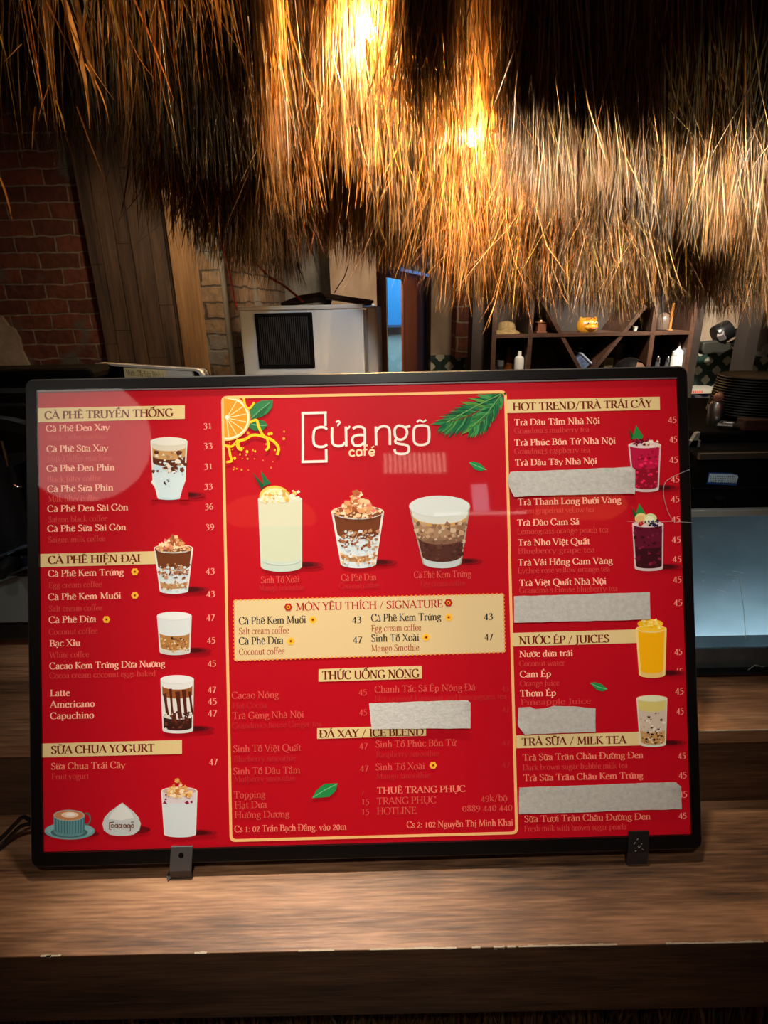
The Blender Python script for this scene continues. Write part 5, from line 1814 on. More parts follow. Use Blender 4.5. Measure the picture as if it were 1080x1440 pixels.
mb = MB(); mb.M = LM
mb.box(u1, u2, -0.185, -0.0045, 0.0, 0.0045)
obj('tape_end', mb, mat('white_tape_end', (176, 174, 168), 0.6), lb)
mb = MB(); mb.M = LM
polys, tw = text_polys('Nước Tẩy Rửa Bình 1', 0.075, 0.07)
sc_x, sc_y = (u1 - u0 - 0.008) / tw, 0.0085
for k, q in enumerate(polys):
    pts = [(u0 + 0.004 + v.x * sc_x, -0.0165 + v.y * sc_y, 0.0048 + (k % 5) * 4e-6) for v in q]
    mb.add(pts, [tuple(range(len(pts)))])
obj('handwriting', mb, mat('pen_ink', (60, 58, 50), 0.7), tp_)
# it stands on a dark tin
tz = (LM @ Vector((0, -LHH, 0))).z
mb = MB(); mb.M = Matrix(((ax.x, -an.x, 0, q0.x), (ax.y, -an.y, 0, q0.y), (0, 0, 1, 0), (0, 0, 0, 1)))
mb.box(0.01, LW - 0.01, -0.002, 0.12, ZU, (LM @ Vector((LW, -LHH, 0))).z + 0.001)
obj('box_body', mb, M_blackm, lb)

# ------------------------------------------------------------------ ice machine
YI = 2.4
iTLw, iTRw = at(333, 432.5, YI), at(511, 426, YI)
imx = (iTLw.x + iTRw.x) / 2
IW = (iTRw.x - iTLw.x)
zi = (iTLw.z + iTRw.z) / 2
im = thing('ice_machine', (imx, YI, 0), 'white and steel ice machine with a black vent grille in front of the stone wall', 'ice machine')
IM = Matrix.Translation((imx, YI, 0)) @ Matrix.Rotation(math.radians(-5), 4, 'Z')
def ibox(nm, m, *a, bev=0.0, par=im, mi=0, lab=None):
    mb = MB(); mb.M = IM; mb.box(*a)
    return obj(nm, mb, m, par, bevel=bev, label=lab)
ibox('cabinet', M_white, -IW / 2, IW / 2, 0, 0.03, 0.1, zi - 0.018, bev=0.004, lab='white front panel')
ibox('top_trim', mat('grey_enamel_trim', (168, 168, 164), 0.35), -IW / 2 - 0.004, IW / 2 - 0.002, -0.006, 0.5, zi - 0.016, zi, bev=0.003)
ibox('side_panel', M_steel, -IW / 2, IW / 2 + 0.008, 0.04, 0.5, 0.1, zi - 0.026, lab='shiny steel side')
mb = MB(); mb.M = IM
mb.box(IW / 2 + 0.004, IW / 2 + 0.05, 0.06, 0.5, 0.1, zi - 0.01)
obj('steel_flank', mb, mat('satin_flank', (186, 188, 186), .3, .55), im, bevel=0.01)
gz1, gz0 = at(400, 440, YI).z, at(400, 518, YI).z
gx0, gx1 = at(359, 470, YI).x - imx, at(441, 470, YI).x - imx
gr = ibox('vent_grille', M_blackm, gx0, gx1, -0.006, 0.002, gz0, gz1, bev=0.004)
mb = MB(); mb.M = IM
k = gx0 + 0.016
while k < gx1 - 0.016:
    mb.box(k, k + 0.0035, -0.009, -0.004, gz0 + 0.015, gz1 - 0.015)
    k += 0.0085
obj('grille_ribs', mb, mat('soft_black', (26, 25, 25), 0.5), gr)
for fx in (-IW / 2 + .05, IW / 2 - .05):
    for fy in (.06, .44):
        mb = MB(); mb.M = IM; mb.lathe([(.025, 0), (.018, .1)], (fx, fy, 0), 14)
        obj('foot', mb, M_black, im)
mb = MB(); mb.M = IM
mb.tube([(-0.1, 0.1, zi), (-.02, .12, zi + .022), (.06, .12, zi + .03), (.1, .14, zi + .01)], [.012, .018, .02, .012], 8)
o = obj('cloth_bundle', mb, mat('dark_rag', (46, 36, 28), 0.9, bump=(60, .5)), None, smooth=True)
tag(o, 'dark rag bundled on top of the white ice machine', 'rag')
mb = MB(); mb.M = IM @ Matrix.Translation((0.145, 0.12, zi)) @ Matrix.Rotation(math.radians(9), 4, 'Y')
mb.box(-0.06, 0.12, -.06, .14, 0.022, 0.034); mb.box(-0.055, 0.115, -.05, .13, 0.012, 0.023)
o = obj('folded_cardboard', mb, mat('brown_cardboard', (70, 46, 28), 0.9), bevel=.002)
tag(o, 'flat brown cardboard lying tilted on the right of the ice machine top', 'cardboard')
def wire(pts, Y0, Y1, r, m, lab, nm='red_wire'):
    n_ = len(pts)
    mb = MB(); mb.tube(catmull([at(x, y, Y0 + (Y1 - Y0) * i / (n_ - 1)) for i, (x, y) in enumerate(pts)], 6), r, 7)
    o = obj(nm, mb, m, smooth=True)
    return tag(o, lab, 'wire')
M_red = mat('red_wire_skin', (176, 36, 22), 0.5)
wire([(309, 300), (312, 330), (318, 365), (326, 400), (333, 436)], 2.52, 2.46, .004, M_red, 'red wire dropping straight behind the left edge of the ice machine')
wire([(325, 318), (345, 350), (362, 372), (380, 390), (398, 401), (412, 412), (426, 424)], 2.56, 2.5, .005, M_red, 'red wire sagging diagonally towards the top of the ice machine')
wire([(470, 412), (476, 402), (484, 390), (490, 372)], 2.55, 2.5, .002, mat('thin_brown', (90, 50, 36), .6), 'thin brown twig of cable rising above the ice machine', 'thin_cable')
p0 = at(318, 430, 2.68)
mb = MB(); mb.tube([(p0.x, 2.68, 0), (p0.x, 2.68, 3.2)], 0.013, 10)
o = obj('conduit_pipe', mb, mat('grey_conduit', (112, 104, 90), .6), smooth=True)
tag(o, 'grey conduit pipe running up the wall beside the timber post', 'pipe')

# ------------------------------------------------------------------ dark shelf rack
YS, YSB = 2.95, 3.25
def sx_(px, Y=YS): return at(px, 470, Y).x
zs = at(830, 468, YS).z
X = [sx_(695), sx_(746), sx_(918), sx_(972)]
rk = thing('shelf_rack', ((X[0] + X[3]) / 2, YS + .15, 0), 'dark wooden shelf rack with a crossed centre bay below the thatch', 'shelf rack')
M_dark = wood('dark_rack_back', [(22, 16, 13), (34, 24, 18), (44, 31, 24)], (6, 6, 3), 0.6)
T = 0.011
for i, x in enumerate(X):
    mb = MB(); mb.box(x - T, x + T, YS, YSB, 0, 2.3)
    obj('upright', mb, M_shelf, rk)
mb = MB(); mb.box(X[3] + T, X[3] + 0.05, YS, YSB, 0, 2.3)
obj('side_panel', mb, M_dark, rk)
mb = MB(); mb.box(X[0] - .10, X[0] - T, YS + .06, YSB, 0, 2.3)
obj('side_panel', mb, M_dark, rk)
zlow = zs - 0.33
for zz in (0.1, 0.55, zlow, zs, zs + 0.4, zs + .75):
    for a, b_ in zip(X, X[1:]):
        if zz == zlow and a == X[1]:
            continue
        mb = MB(); mb.box(a + T, b_ - T, YS, YSB, zz - 0.017, zz)
        obj('shelf', mb, M_shelf, rk)
mb = MB(); mb.box(X[0] - T, X[3] + T, YSB, YSB + 0.012, 0, 2.3)
obj('back_panel', mb, M_dark, rk)
# crossed boards of the centre bay
def brace(pa, pb):
    a, b_ = at(*pa, YS + .03), at(*pb, YS + .03)
    d = (b_ - a).normalized()
    n2 = Vector((-d.z, 0, d.x)) * 0.009
    mb = MB()
    mb.prism([((a - n2).x, (a - n2).z), ((b_ - n2).x, (b_ - n2).z), ((b_ + n2).x, (b_ + n2).z), ((a + n2).x, (a + n2).z)], YS + .004, YSB - .002, 'y')
    obj('brace', mb, M_shelf, rk)
brace((762, 424), (836, 560)); brace((905, 430), (800, 560))

def stand(Y): return zs
# straw hat
c = at(711, 469, 3.06)
mb = MB(); mb.lathe([(.072, 0.0), (.066, .008), (.05, .018), (.047, .03), (.043, .044), (.033, .054), (.012, .059), (.001, .06)], (c.x, 3.06, zs), 32)
o = obj('sun_hat', mb, mat('straw_weave', (150, 128, 84), .85, noise=((90, 90, 90), (110, 92, 58)), bump=(220, .5)), smooth=True)
tag(o, 'pale straw sun hat on the left end of the shelf', 'hat')
# coffee grinder
c = at(760, 466, 3.05)
t = thing('coffee_grinder', (c.x, 3.05, zs), 'small wooden hand coffee grinder on the shelf beside the hat', 'coffee grinder')
mb = MB(); mb.box(c.x - .026, c.x + .026, 3.02, 3.08, zs, zs + .007); mb.box(c.x - .022, c.x + .022, 3.025, 3.075, zs + .007, zs + .048); mb.box(c.x - .026, c.x + .026, 3.02, 3.08, zs + .048, zs + .054)
obj('box', mb, mat('red_wood', (104, 58, 36), .5), t, bevel=.002)
mb = MB(); mb.lathe([(.02, .054), (.018, .062), (.006, .07), (.005, .078), (.007, .084), (.001, .088)], (c.x, 3.05, zs), 16)
obj('hopper', mb, mat('brass', (180, 140, 90), .3, 1.0), t, smooth=True)
mb = MB(); mb.tube([(c.x, 3.05, zs + .08), (c.x + .02, 3.045, zs + .068), (c.x + .036, 3.04, zs + .07)], .003, 6)
obj('crank', mb, M_gunm, t)
# painted clay tiger mask
c = at(826, 461, 3.04)
t = thing('clay_animal_head', (c.x, 3.04, zs), 'yellow painted clay animal head on the middle shelf', 'figurine')
M_yel = mat('yellow_glaze', (196, 132, 20), .35, noise=((40, 40, 40), (214, 160, 44)), coat=.3)
mb = MB(); mb.lathe([(.038, 0), (.05, .012), (.052, .032), (.048, .052), (.034, .066), (.01, .07)], (c.x, 3.045, zs), 24, sy=.8); mb.sphere((c.x + .008, 3.012, zs + .024), (.036, .018, .017), 16); mb.lathe([(.012, 0), (.006, .012), (.001, .016)], (c.x - .036, 3.04, zs + .058), 4); mb.lathe([(.012, 0), (.006, .012), (.001, .016)], (c.x + .036, 3.04, zs + .058), 4)
hd = obj('head', mb, M_yel, t, smooth=True)
M_w = mat('white_paint', (220, 220, 206), .4); M_k = mat('dark_paint', (30, 40, 40), .4); M_o = mat('red_paint', (150, 40, 20), .5)
for dx in (-.012, .03):
    mb = MB(); mb.sphere((c.x + dx, 3.004, zs + .044), (.009, .006, .006), 12, 0); mb.sphere((c.x + dx, 2.9985, zs + .044), (.0045, .002, .004), 10, 1)
    obj('eye', mb, [M_w, M_k], hd, smooth=True)
mb = MB(); mb.tube([(c.x - .008, 2.992, zs + .021), (c.x + .012, 2.988, zs + .017), (c.x + .034, 2.992, zs + .021)], .003, 6)
obj('mouth', mb, M_o, hd)
for i in range(3):
    mb = MB(); mb.tube([(c.x - .02 + i * .018, 3.01, zs + .064 + .003 * (i == 1)), (c.x - .012 + i * .018, 3.006, zs + .066)], .0025, 6)
    obj('stripe', mb, M_o, hd)
# small white cup, glass dome, thin box and candle
c = at(893, 463, 3.05)
mb = MB(); mb.lathe([(.010, 0), (.013, .02), (.0145, .022), (.0125, .022), (.009, .003)], (c.x, 3.05, zs), 18, cap=False)
mb.lathe([(.010, 0), (.010, .003)], (c.x, 3.05, zs), 18)
o = obj('small_cup', mb, mat('ivory_glaze', (200, 194, 180), .4), smooth=True); tag(o, 'small ivory cup on the shelf left of the right divider', 'cup')
c = at(898, 455, 3.14)
t = thing('dark_canister', (c.x, 3.14, zs), 'dark tin canister behind the small ivory cup', 'canister')
mb = MB(); mb.lathe([(.024, 0), (.024, .062)], (c.x, 3.14, zs), 20); obj('body', mb, mat('dark_tin', (40, 34, 30), .4, .5), t, smooth=True)
mb = MB(); mb.lathe([(.026, .062), (.026, .07), (.02, .073)], (c.x, 3.14, zs), 20); obj('lid', mb, mat('tin_lid', (92, 82, 74), .4, .5), t, smooth=True)
c = at(932, 458, 3.06)
t = thing('cloche', (c.x, 3.06, zs), 'pale domed cover standing on the right end of the shelf', 'cover')
mb = MB(); mb.lathe([(.036, .004), (.037, .03), (.034, .055), (.024, .075), (.010, .084), (.001, .086)], (c.x, 3.06, zs), 28)
obj('dome', mb, mat('clouded_dome', (86, 72, 62), .3, coat=.5), t, smooth=True)
mb = MB(); mb.lathe([(.045, 0), (.046, .004), (.04, .006)], (c.x + .004, 3.06, zs), 28)
obj('base', mb, M_dark, t, smooth=True)
c = at(943, 450, 3.03)
mb = MB(); mb.box(c.x - .006, c.x + .006, 3.02, 3.035, zs, zs + .13)
mb.box(c.x - .022, c.x + .012, 3.015, 3.045, zs, zs + .005)
o = obj('wooden_stand', mb, mat('honey_wood', (150, 96, 40), .5), bevel=.001); tag(o, 'slim honey coloured wooden stand in front of the domed cover', 'stand')

# lower row, on the shelf below
def low(px, Y): return at(px, 500, Y).x
zl = zlow
def bottle(nm, px, top_px, Y, prof, m, lab, cat, parts=(), n=20):
    """prof in fractions of the height; the bottle reaches from the lower shelf up to the photograph row top_px"""
    h = at(px, top_px, Y).z - zl
    x = low(px, Y)
    t = thing(nm, (x, Y, zl), lab, cat)
    mb = MB(); mb.lathe([(r, f * h) for r, f in prof], (x, Y, zl), n)
    obj('body', mb, m, t, smooth=True)
    for pn, pf, pm in parts:
        mb = MB(); mb.lathe([(r, f * h) for r, f in pf], (x, Y, zl), n)
        obj(pn, mb, pm, t, smooth=True)
    return t
M_amber = mat('amber_glass', (110, 62, 22), .15, coat=.5)
bottle('amber_bottle', 715.5, 488, 3.1, [(.028, 0), (.029, .02), (.029, .66), (.024, .76), (.012, .83), (.009, .85)], M_amber, 'amber bottle with tapered neck left of the white bottle', 'bottle',
       (('cap', [(.010, .85), (.008, .93), (.004, 1.0)], mat('brown_cap', (96, 54, 30), .5)), ('paper_label', [(.0296, .18), (.0296, .5)], mat('tan_label', (120, 84, 48), .7))))
bottle('white_bottle', 730.5, 493.5, 3.0, [(.024, 0), (.0255, .01), (.0255, .82), (.022, .87), (.011, .9)], mat('white_plastic', (200, 202, 200), .35), 'white plastic bottle on the left of the shelf', 'bottle', (('cap', [(.010, .9), (.0095, 1.0)], mat('white_cap', (214, 216, 214), .4)),))
bottle('grey_tumbler', 697.5, 497, 3.1, [(.016, 0), (.019, 1.0), (.017, 1.0), (.014, .03)], mat('smoky_glass', (70, 70, 72), .2), 'smoky grey tumbler at the left end of the lower shelf', 'tumbler')
bottle('dark_jar', 704, 507, 3.02, [(.017, 0), (.018, .8), (.016, .86)], mat('dark_jar_glass', (34, 38, 40), .15), 'short dark jar in front of the amber bottle', 'jar', (('lid', [(.0185, .86), (.0185, 1.0)], mat('grey_lid', (76, 78, 80), .4)),))
# tilted clear storage box wedged on the brace
c = at(822, 507, 2.99)
t = thing('storage_box', (c.x, 2.99, c.z), 'clear bluish plastic storage box tilted on the crossed boards', 'box')
SM = Matrix.Translation((c.x, 3.06, c.z - .005)) @ Matrix.Rotation(math.radians(42), 4, 'Y')
M_blue = mat('bluish_clear_plastic', (92, 106, 138), .2, coat=.6, noise=((60, 20, 60), (60, 72, 98)))
mb = MB(); mb.M = SM; mb.box(-.04, .034, -.07, .07, -.05, .012); obj('body', mb, M_blue, t, bevel=.008)
mb = MB(); mb.M = SM; mb.box(-.044, .038, -.074, .074, .012, .022); obj('lid', mb, mat('grey_clear_lid', (150, 160, 176), .25, coat=.6), t, bevel=.004)
# cream packets / menus standing
for px, Y, wd, top, m, lab in ((855, 3.1, .046, 503, (168, 156, 116), 'cream carton farthest left of the cartons behind the person'), (871, 3.14, .03, 506, (140, 130, 98), 'narrow dull cream carton directly behind the hair of the person'), (901, 3.1, .028, 504, (160, 148, 108), 'narrow cream carton right of the person')):
    x = low(px, Y); h = at(px, top, Y).z
    mb = MB(); mb.box(x - wd / 2, x + wd / 2, Y - .02, Y + .02, zl + .02, h); mb.box(x - wd / 2 + .006, x + wd / 2 - .006, Y - .0205, Y - .0195, h - .035, h - .01, 1)
    mb.box(x - wd / 2 - .001, x + wd / 2 + .001, Y - .021, Y + .021, zl, zl + .02)
    o = obj('carton', mb, [mat('cream_carton_%d' % m[0], m, .7), mat('carton_stripe', (120, 124, 92), .7)]); tag(o, lab, 'carton', 'cartons on the lower shelf')
for px, Y, r, top, lab in ((869, 3.18, .034, 483, 'tall dim cylinder canister on the lower shelf'), (893, 3.19, .030, 492, 'shorter dim canister right of the tall one')):
    bottle('storage_canister', px, top, Y, [(r, 0), (r, .9)], mat('dim_canister', (74, 64, 54), .5), lab, 'canister', (('lid', [(r * 1.05, .9), (r * 1.05, 1.0)], mat('dim_canister_lid', (88, 76, 62), .5)),))
bottle('sauce_bottle', 953.5, 481, 3.0, [(.03, 0), (.031, .02), (.031, .74), (.027, .77)], mat('white_squeeze_plastic', (184, 186, 184), .4), 'white squeeze bottle with a pointed nozzle on the right end of the shelf', 'squeeze bottle', (('nozzle', [(.029, .77), (.028, .83), (.012, .86), (.006, .9), (.003, 1.0)], mat('white_nozzle', (196, 198, 196), .4)),))
M_gl = mat('glass_body', (120, 126, 128), .08, coat=.8, trans=.7)
for px, lab in ((926, 'left one of two small clear glass cruets on the right shelf bay'), (940, 'right one of two small clear glass cruets, nearest the white squeeze bottle')):
    bottle('glass_cruet', px, 500, 3.04, [(.018, 0), (.022, .3), (.021, .6), (.012, .78), (.014, .85)], M_gl, lab, 'cruet', (('stopper', [(.012, .85), (.013, .94), (.004, 1.0)], M_chrome),))
bottle('dark_flask', 935, 487, 3.18, [(.022, 0), (.034, .4), (.034, .7), (.02, .95), (.012, 1.0)], mat('dark_glaze', (40, 36, 34), .4), 'round dark flask behind the two glass cruets', 'flask')
# thin hanging hook above the grinder
c = at(757, 445, 3.1)
mb = MB(); mb.tube([(c.x - .015, 3.1, zs + .383), (c.x - .015, 3.1, zs + .1), (c.x - .005, 3.1, zs + .088), (c.x + .012, 3.1, zs + .09), (c.x + .018, 3.1, zs + .11), (c.x + .018, 3.1, zs + .383)], .002, 6)
o = obj('wire_hanger', mb, M_gunm); tag(o, 'thin looped wire hanging above the hand grinder', 'wire')

# ------------------------------------------------------------------ the person behind the bar
YP = 2.55
hc = at(886, 530, YP)
top = at(885, 503, YP).z
HZ = top - 0.118
hx = hc.x
sk = mat('skin', (206, 160, 128), .5)
pr_ = thing('person', (hx, YP, 0), 'person with dark parted hair bending low behind the bar, forehead just showing', 'person')
body_v = {'pelvis': (hx - .02, YP + .36, .86, .13), 'waist': (hx - .01, YP + .25, 1.0, .115), 'chest': (hx, YP + .12, 1.08, .13), 'neck0': (hx, YP + .05, 1.10, .065), 'neck': (hx, YP + .03, HZ - .09, .05), 'jaw': (hx + .003, YP - .012, HZ - .055, .056), 'head': (hx, YP + .005, HZ, .08), 'crown': (hx + .006, YP - .008, HZ + .122, .084),
          'shL': (hx - .17, YP + .1, 1.06, .058), 'elL': (hx - .23, YP - .02, .84, .043), 'wrL': (hx - .12, YP - .2, .82, .03), 'haL': (hx - .08, YP - .27, .81, .03),
          'shR': (hx + .17, YP + .1, 1.06, .058), 'elR': (hx + .23, YP - .02, .84, .043), 'wrR': (hx + .14, YP - .2, .82, .03), 'haR': (hx + .1, YP - .27, .81, .03),
          'hiL': (hx - .11, YP + .36, .8, .095), 'knL': (hx - .12, YP + .27, .46, .06), 'anL': (hx - .12, YP + .36, .09, .04), 'toL': (hx - .12, YP + .22, .035, .033),
          'hiR': (hx + .08, YP + .36, .8, .095), 'knR': (hx + .09, YP + .27, .46, .06), 'anR': (hx + .09, YP + .36, .09, .04), 'toR': (hx + .09, YP + .22, .035, .033)}
ed = [('pelvis', 'waist'), ('waist', 'chest'), ('chest', 'neck0'), ('neck0', 'neck'), ('neck', 'head'), ('head', 'jaw'), ('head', 'crown'), ('chest', 'shL'), ('shL', 'elL'), ('elL', 'wrL'), ('wrL', 'haL'), ('chest', 'shR'), ('shR', 'elR'), ('elR', 'wrR'), ('wrR', 'haR'),
      ('pelvis', 'hiL'), ('hiL', 'knL'), ('knL', 'anL'), ('anL', 'toL'), ('pelvis', 'hiR'), ('hiR', 'knR'), ('knR', 'anR'), ('anR', 'toR')]
for sgn, h in ((-1, 'haL'), (1, 'haR')):
    x, y, z, _ = body_v[h]
    for k, (dx, ln) in enumerate(((-.024, .06), (-.008, .072), (.008, .068), (.024, .055))):
        a, b_, c = 'f%s%d' % (h, k), 'g%s%d' % (h, k), 'h%s%d' % (h, k)
        body_v[a] = (x + dx, y - .035, z + .004, .0095); body_v[b_] = (x + dx * 1.1, y - .035 - ln * .5, z + .002, .009); body_v[c] = (x + dx * 1.1, y - .035 - ln, z - .014, .007)
        ed += [(h, a), (a, b_), (b_, c)]
    a, b_ = 't' + h, 'u' + h
    body_v[a] = (x - sgn * .032, y - .01, z + .004, .011); body_v[b_] = (x - sgn * .05, y - .045, z - .004, .008)
    ed += [(h, a), (a, b_)]
def skin(nm, vs, es, m, par, root, sub=2):
    names = list(vs)
    me = bpy.data.meshes.new(nm)
    me.from_pydata([vs[k][:3] for k in names], [(names.index(a), names.index(b_)) for a, b_ in es], [])
    o = bpy.data.objects.new(nm, me); COL.objects.link(o)
    md = o.modifiers.new('skin', 'SKIN')
    for i, k in enumerate(names):
        r = vs[k][3]
        me.skin_vertices[0].data[i].radius = (r, r)
    me.skin_vertices[0].data[names.index(root)].use_root = True
    md.use_smooth_shade = True
    s_ = o.modifiers.new('sub', 'SUBSURF'); s_.levels = sub; s_.render_levels = sub
    me.materials.append(m)
    o.parent = par; o.location = -Vector(par.location)
    return o
bd = skin('body', body_v, ed, sk, pr_, 'pelvis')
top_v = {k: (v[0], v[1], v[2], v[3] * 1.1) for k, v in body_v.items() if k in ('pelvis', 'waist', 'chest', 'shL', 'shR')}
for s_ in 'LR':
    a, b_ = Vector(body_v['sh' + s_][:3]), Vector(body_v['el' + s_][:3]); m_ = a.lerp(b_, .7); top_v['sl' + s_] = (*m_, .056)
skin('shirt', top_v, [('pelvis', 'waist'), ('waist', 'chest'), ('chest', 'shL'), ('chest', 'shR'), ('shL', 'slL'), ('shR', 'slR')], mat('black_shirt', (30, 30, 34), .8), pr_, 'pelvis')
leg_v = {k: (v[0], v[1], v[2], v[3] * 1.12) for k, v in body_v.items() if k in ('pelvis', 'hiL', 'hiR', 'knL', 'knR', 'anL', 'anR')}
skin('trousers', leg_v, [('pelvis', 'hiL'), ('hiL', 'knL'), ('knL', 'anL'), ('pelvis', 'hiR'), ('hiR', 'knR'), ('knR', 'anR')], mat('dark_trousers', (36, 38, 46), .85), pr_, 'pelvis')
# hair: cap with a side parting, open over the forehead on the right
mb = MB()
N1, N2 = 40, 18
vv, ff = [], []
for i in range(N2 + 1):
    th = math.pi * 0.62 * i / N2
    for k in range(N1):
        g = 2 * math.pi * k / N1
        front = max(0.0, math.cos(g - math.radians(-62)))         # towards the viewer and to the right
        lim = 0.62 - 0.49 * front ** 1.6
        t2 = min(th, math.pi * lim)
        rx, ry, rz = .080, .100, .104
        strand = 1 + .012 * math.sin(g * 17 + th * 3)
        vv.append((hx + rx * strand * math.sin(t2) * math.cos(g), YP + .012 + ry * strand * math.sin(t2) * math.sin(g), HZ + .014 + rz * math.cos(t2)))
for i in range(N2):
    for k in range(N1):
        ff.append((i * N1 + k, (i + 1) * N1 + k, (i + 1) * N1 + (k + 1) % N1, i * N1 + (k + 1) % N1))
mb.add(vv, ff)
obj('hair', mb, mat('black_hair', (14, 11, 11), .5, spec=.3, bump=(160, .3)), pr_, smooth=True)
for sx2 in (-.026, .03):
    mb = MB(); mb.sphere((hx + sx2 + .008, YP - .07, HZ - .0), (.012, .008, .006), 12, 0); mb.sphere((hx + sx2 + .008, YP - .077, HZ - .0), (.005, .003, .005), 10, 1)
    obj('eye', mb, [M_w, M_k], bd, smooth=True)
mb = MB()
mb.tube([(hx + .012, YP - .074, HZ + .002), (hx + .013, YP - .092, HZ - .03), (hx + .012, YP - .082, HZ - .036)], [.007, .011, .008], 10)
obj('nose', mb, sk, bd, smooth=True)
for sx2 in (-.076, .078):
    mb = MB(); mb.sphere((hx + sx2, YP + .016, HZ - .012), (.01, .02, .03), 12)
    obj('ear', mb, sk, bd, smooth=True)
mb = MB(); mb.tube([(hx - .01, YP - .07, HZ - .06), (hx + .012, YP - .076, HZ - .058), (hx + .032, YP - .07, HZ - .06)], .006, 8)
obj('lips', mb, mat('lips', (160, 84, 76), .5), bd, smooth=True)
# ------------------------------------------------------------------ appliance with a glass front, right of the board
YD = 0.762
dx0, dx1 = at(955, 800, YD).x, 1.05
zc = [at(1030, y, YD).z for y in (638, 644, 686, 715, 724.5, 945, 958)]
dp = thing('display_warmer', ((dx0 + dx1) / 2, YD + .25, ZU), 'black glass fronted display cabinet right of the menu board with a blue sticker', 'display cabinet')
mb = MB(); mb.box(dx0, dx1, YD, YD + .02, zc[3], zc[0])
mb.box(dx0, dx1, YD + .02, YD + .48, zc[0] - .02, zc[0])
obj('hood', mb, M_blackm, dp, bevel=.004)
mb = MB(); mb.box(dx0, dx1, YD - .003, YD + .004, zc[1] - .001, zc[0] + .001)
obj('hood_edge', mb, mat('dull_brown_edge', (70, 66, 58), .4, .4), dp)
mb = MB(); mb.box(dx0, dx1, YD - .002, YD + .002, zc[2] - .0008, zc[2] + .0008)
mb.box(at(1003, 700, YD).x, at(1016, 700, YD).x, YD - .006, YD + .002, at(1010, 701, YD).z, at(1010, 697.5, YD).z)
obj('drawer_catch', mb, M_gunm, dp)
mb = MB(); mb.box(dx0, dx1, YD - .006, YD + .02, zc[4], zc[3])
obj('steel_strip', mb, mat('satin_strip', (164, 172, 168), .4, .25), dp, bevel=.001)
mb = MB(); mb.box(dx0, dx1, YD - .004, YD + .46, ZU + .005, zc[5]); mb.box(dx0, dx1, YD + .46, YD + .48, ZU + .006, zc[0] - .02); mb.box(dx1 - .02, dx1, YD + .02, YD + .46, zc[5], zc[0] - .02)
mb.box(dx0, dx0 + .012, YD + .02, YD + .46, zc[5], zc[0] - .02)
obj('base', mb, M_black, dp, bevel=.003)
for fx in (dx0 + .04, dx1 - .05):
    for fy in (YD + .04, YD + .42):
        mb = MB(); mb.lathe([(.015, 0), (.015, .005)], (fx, fy, ZU), 12)
        obj('foot', mb, M_black, dp)
mb = MB(); mb.box(dx0 + .012, dx1 - .02, YD + .004, YD + .008, zc[5], zc[4])
gf_ = obj('glass_front', mb, M_glass, dp)
mb = MB()
for pts in (((982, 752), (986, 756), (990, 752)), ((1030, 803), (1037, 804), (1046, 806)), ((1022, 808), (1036, 809)), ((986, 804), (991, 804)), ((1038, 806), (1041, 822), (1045, 850), (1049, 900)), ((1029, 818), (1033, 816)), ((987, 818), (991, 815)), ((1052, 942), (1062, 935), (1074, 938)), ((1008, 829), (1022, 833))):
    mb.tube([at(x, y, YD + .0035) for x, y in pts], .0005, 5)
obj('smears', mb, mat('dried_smear', (200, 210, 206), .8, alpha=.5), gf_)
# smeared inner back wall and floor of the cabinet
M_back = mat('smeared_blue_steel', (128, 146, 152), .45, .2, noise=((3, 3, 6), (96, 114, 120)))
mb = MB(); mb.prism([(YD + .10, zc[5] + .003), (YD + .20, zc[4]), (YD + .212, zc[4]), (YD + .112, zc[5] + .003)], dx0 + .014, dx1 - .022, 'x')
obj('inner_back', mb, M_back, dp)
mb = MB(); mb.box(dx0 + .014, dx1 - .022, YD + .016, YD + .10, zc[5], zc[5] + .003)
obj('inner_floor', mb, mat('dark_smeared_glass', (62, 80, 88), .2, .3, noise=((9, 9, 9), (84, 100, 104))), dp)
mb = MB(); mb.box(dx0 + .014, dx1 - .022, YD + .012, YD + .016, zc[5], at(1030, 912, YD + .012).z)
obj('lower_lip', mb, mat('dark_smeared_lip', (52, 68, 76), .3, .2, noise=((30, 9, 30), (74, 92, 98))), dp)
mb = MB(); mb.box(dx0 + .05, dx1 - .05, YD + .022, YD + .036, zc[5] + .004, zc[5] + .012)
obj('light_tube', mb, mat('cool_tube', (220, 240, 255), .4, emit=(205, 228, 240), es=30), dp)
# blue sticker with rows of small print
sa = [at(x, y, YD - .001) for x, y in ((997, 664.5), (1029, 665.5), (1037, 667.5), (1038.5, 671), (1037, 676), (1036, 683), (994, 680.5))]
mb = MB(); mb.prism([(q.x, q.z) for q in sa], YD - .0008, YD + .001, 'y', 0)
s_ = obj('sticker', mb, mat('blue_print', (24, 70, 140), .5), dp, label='blue and white printed sticker')
sa = [at(x, y, YD - .001) for x, y in ((998, 666), (1028, 667), (1037, 668.5), (1038, 671), (1036.5, 675.5), (1036, 679.8), (995.6, 677.8))]
mb = MB(); mb.prism([(q.x, q.z) for q in sa], YD - .0011, YD - .0007, 'y', 0)
s2 = obj('sticker_field', mb, mat('pale_blue_print', (176, 206, 220), .5), s_)
mb = MB()
rg = random.Random(8)
for r_, y in enumerate((668.8, 671.6, 674.6, 677)):
    x = 998.5
    while x < 1034:
        wd = rg.uniform(.8, 2.4)
        a, b_ = at(x, y + (x - 998) * .03, YD), at(x + wd, y + 1.0 + (x - 998) * .03, YD)
        mb.box(a.x, b_.x, YD - .0014, YD - .001, b_.z, a.z)
        x += wd + rg.uniform(.8, 2.6)
for_ = obj('sticker_lettering', mb, mat('ink_blue', (40, 66, 90), .6), s_)

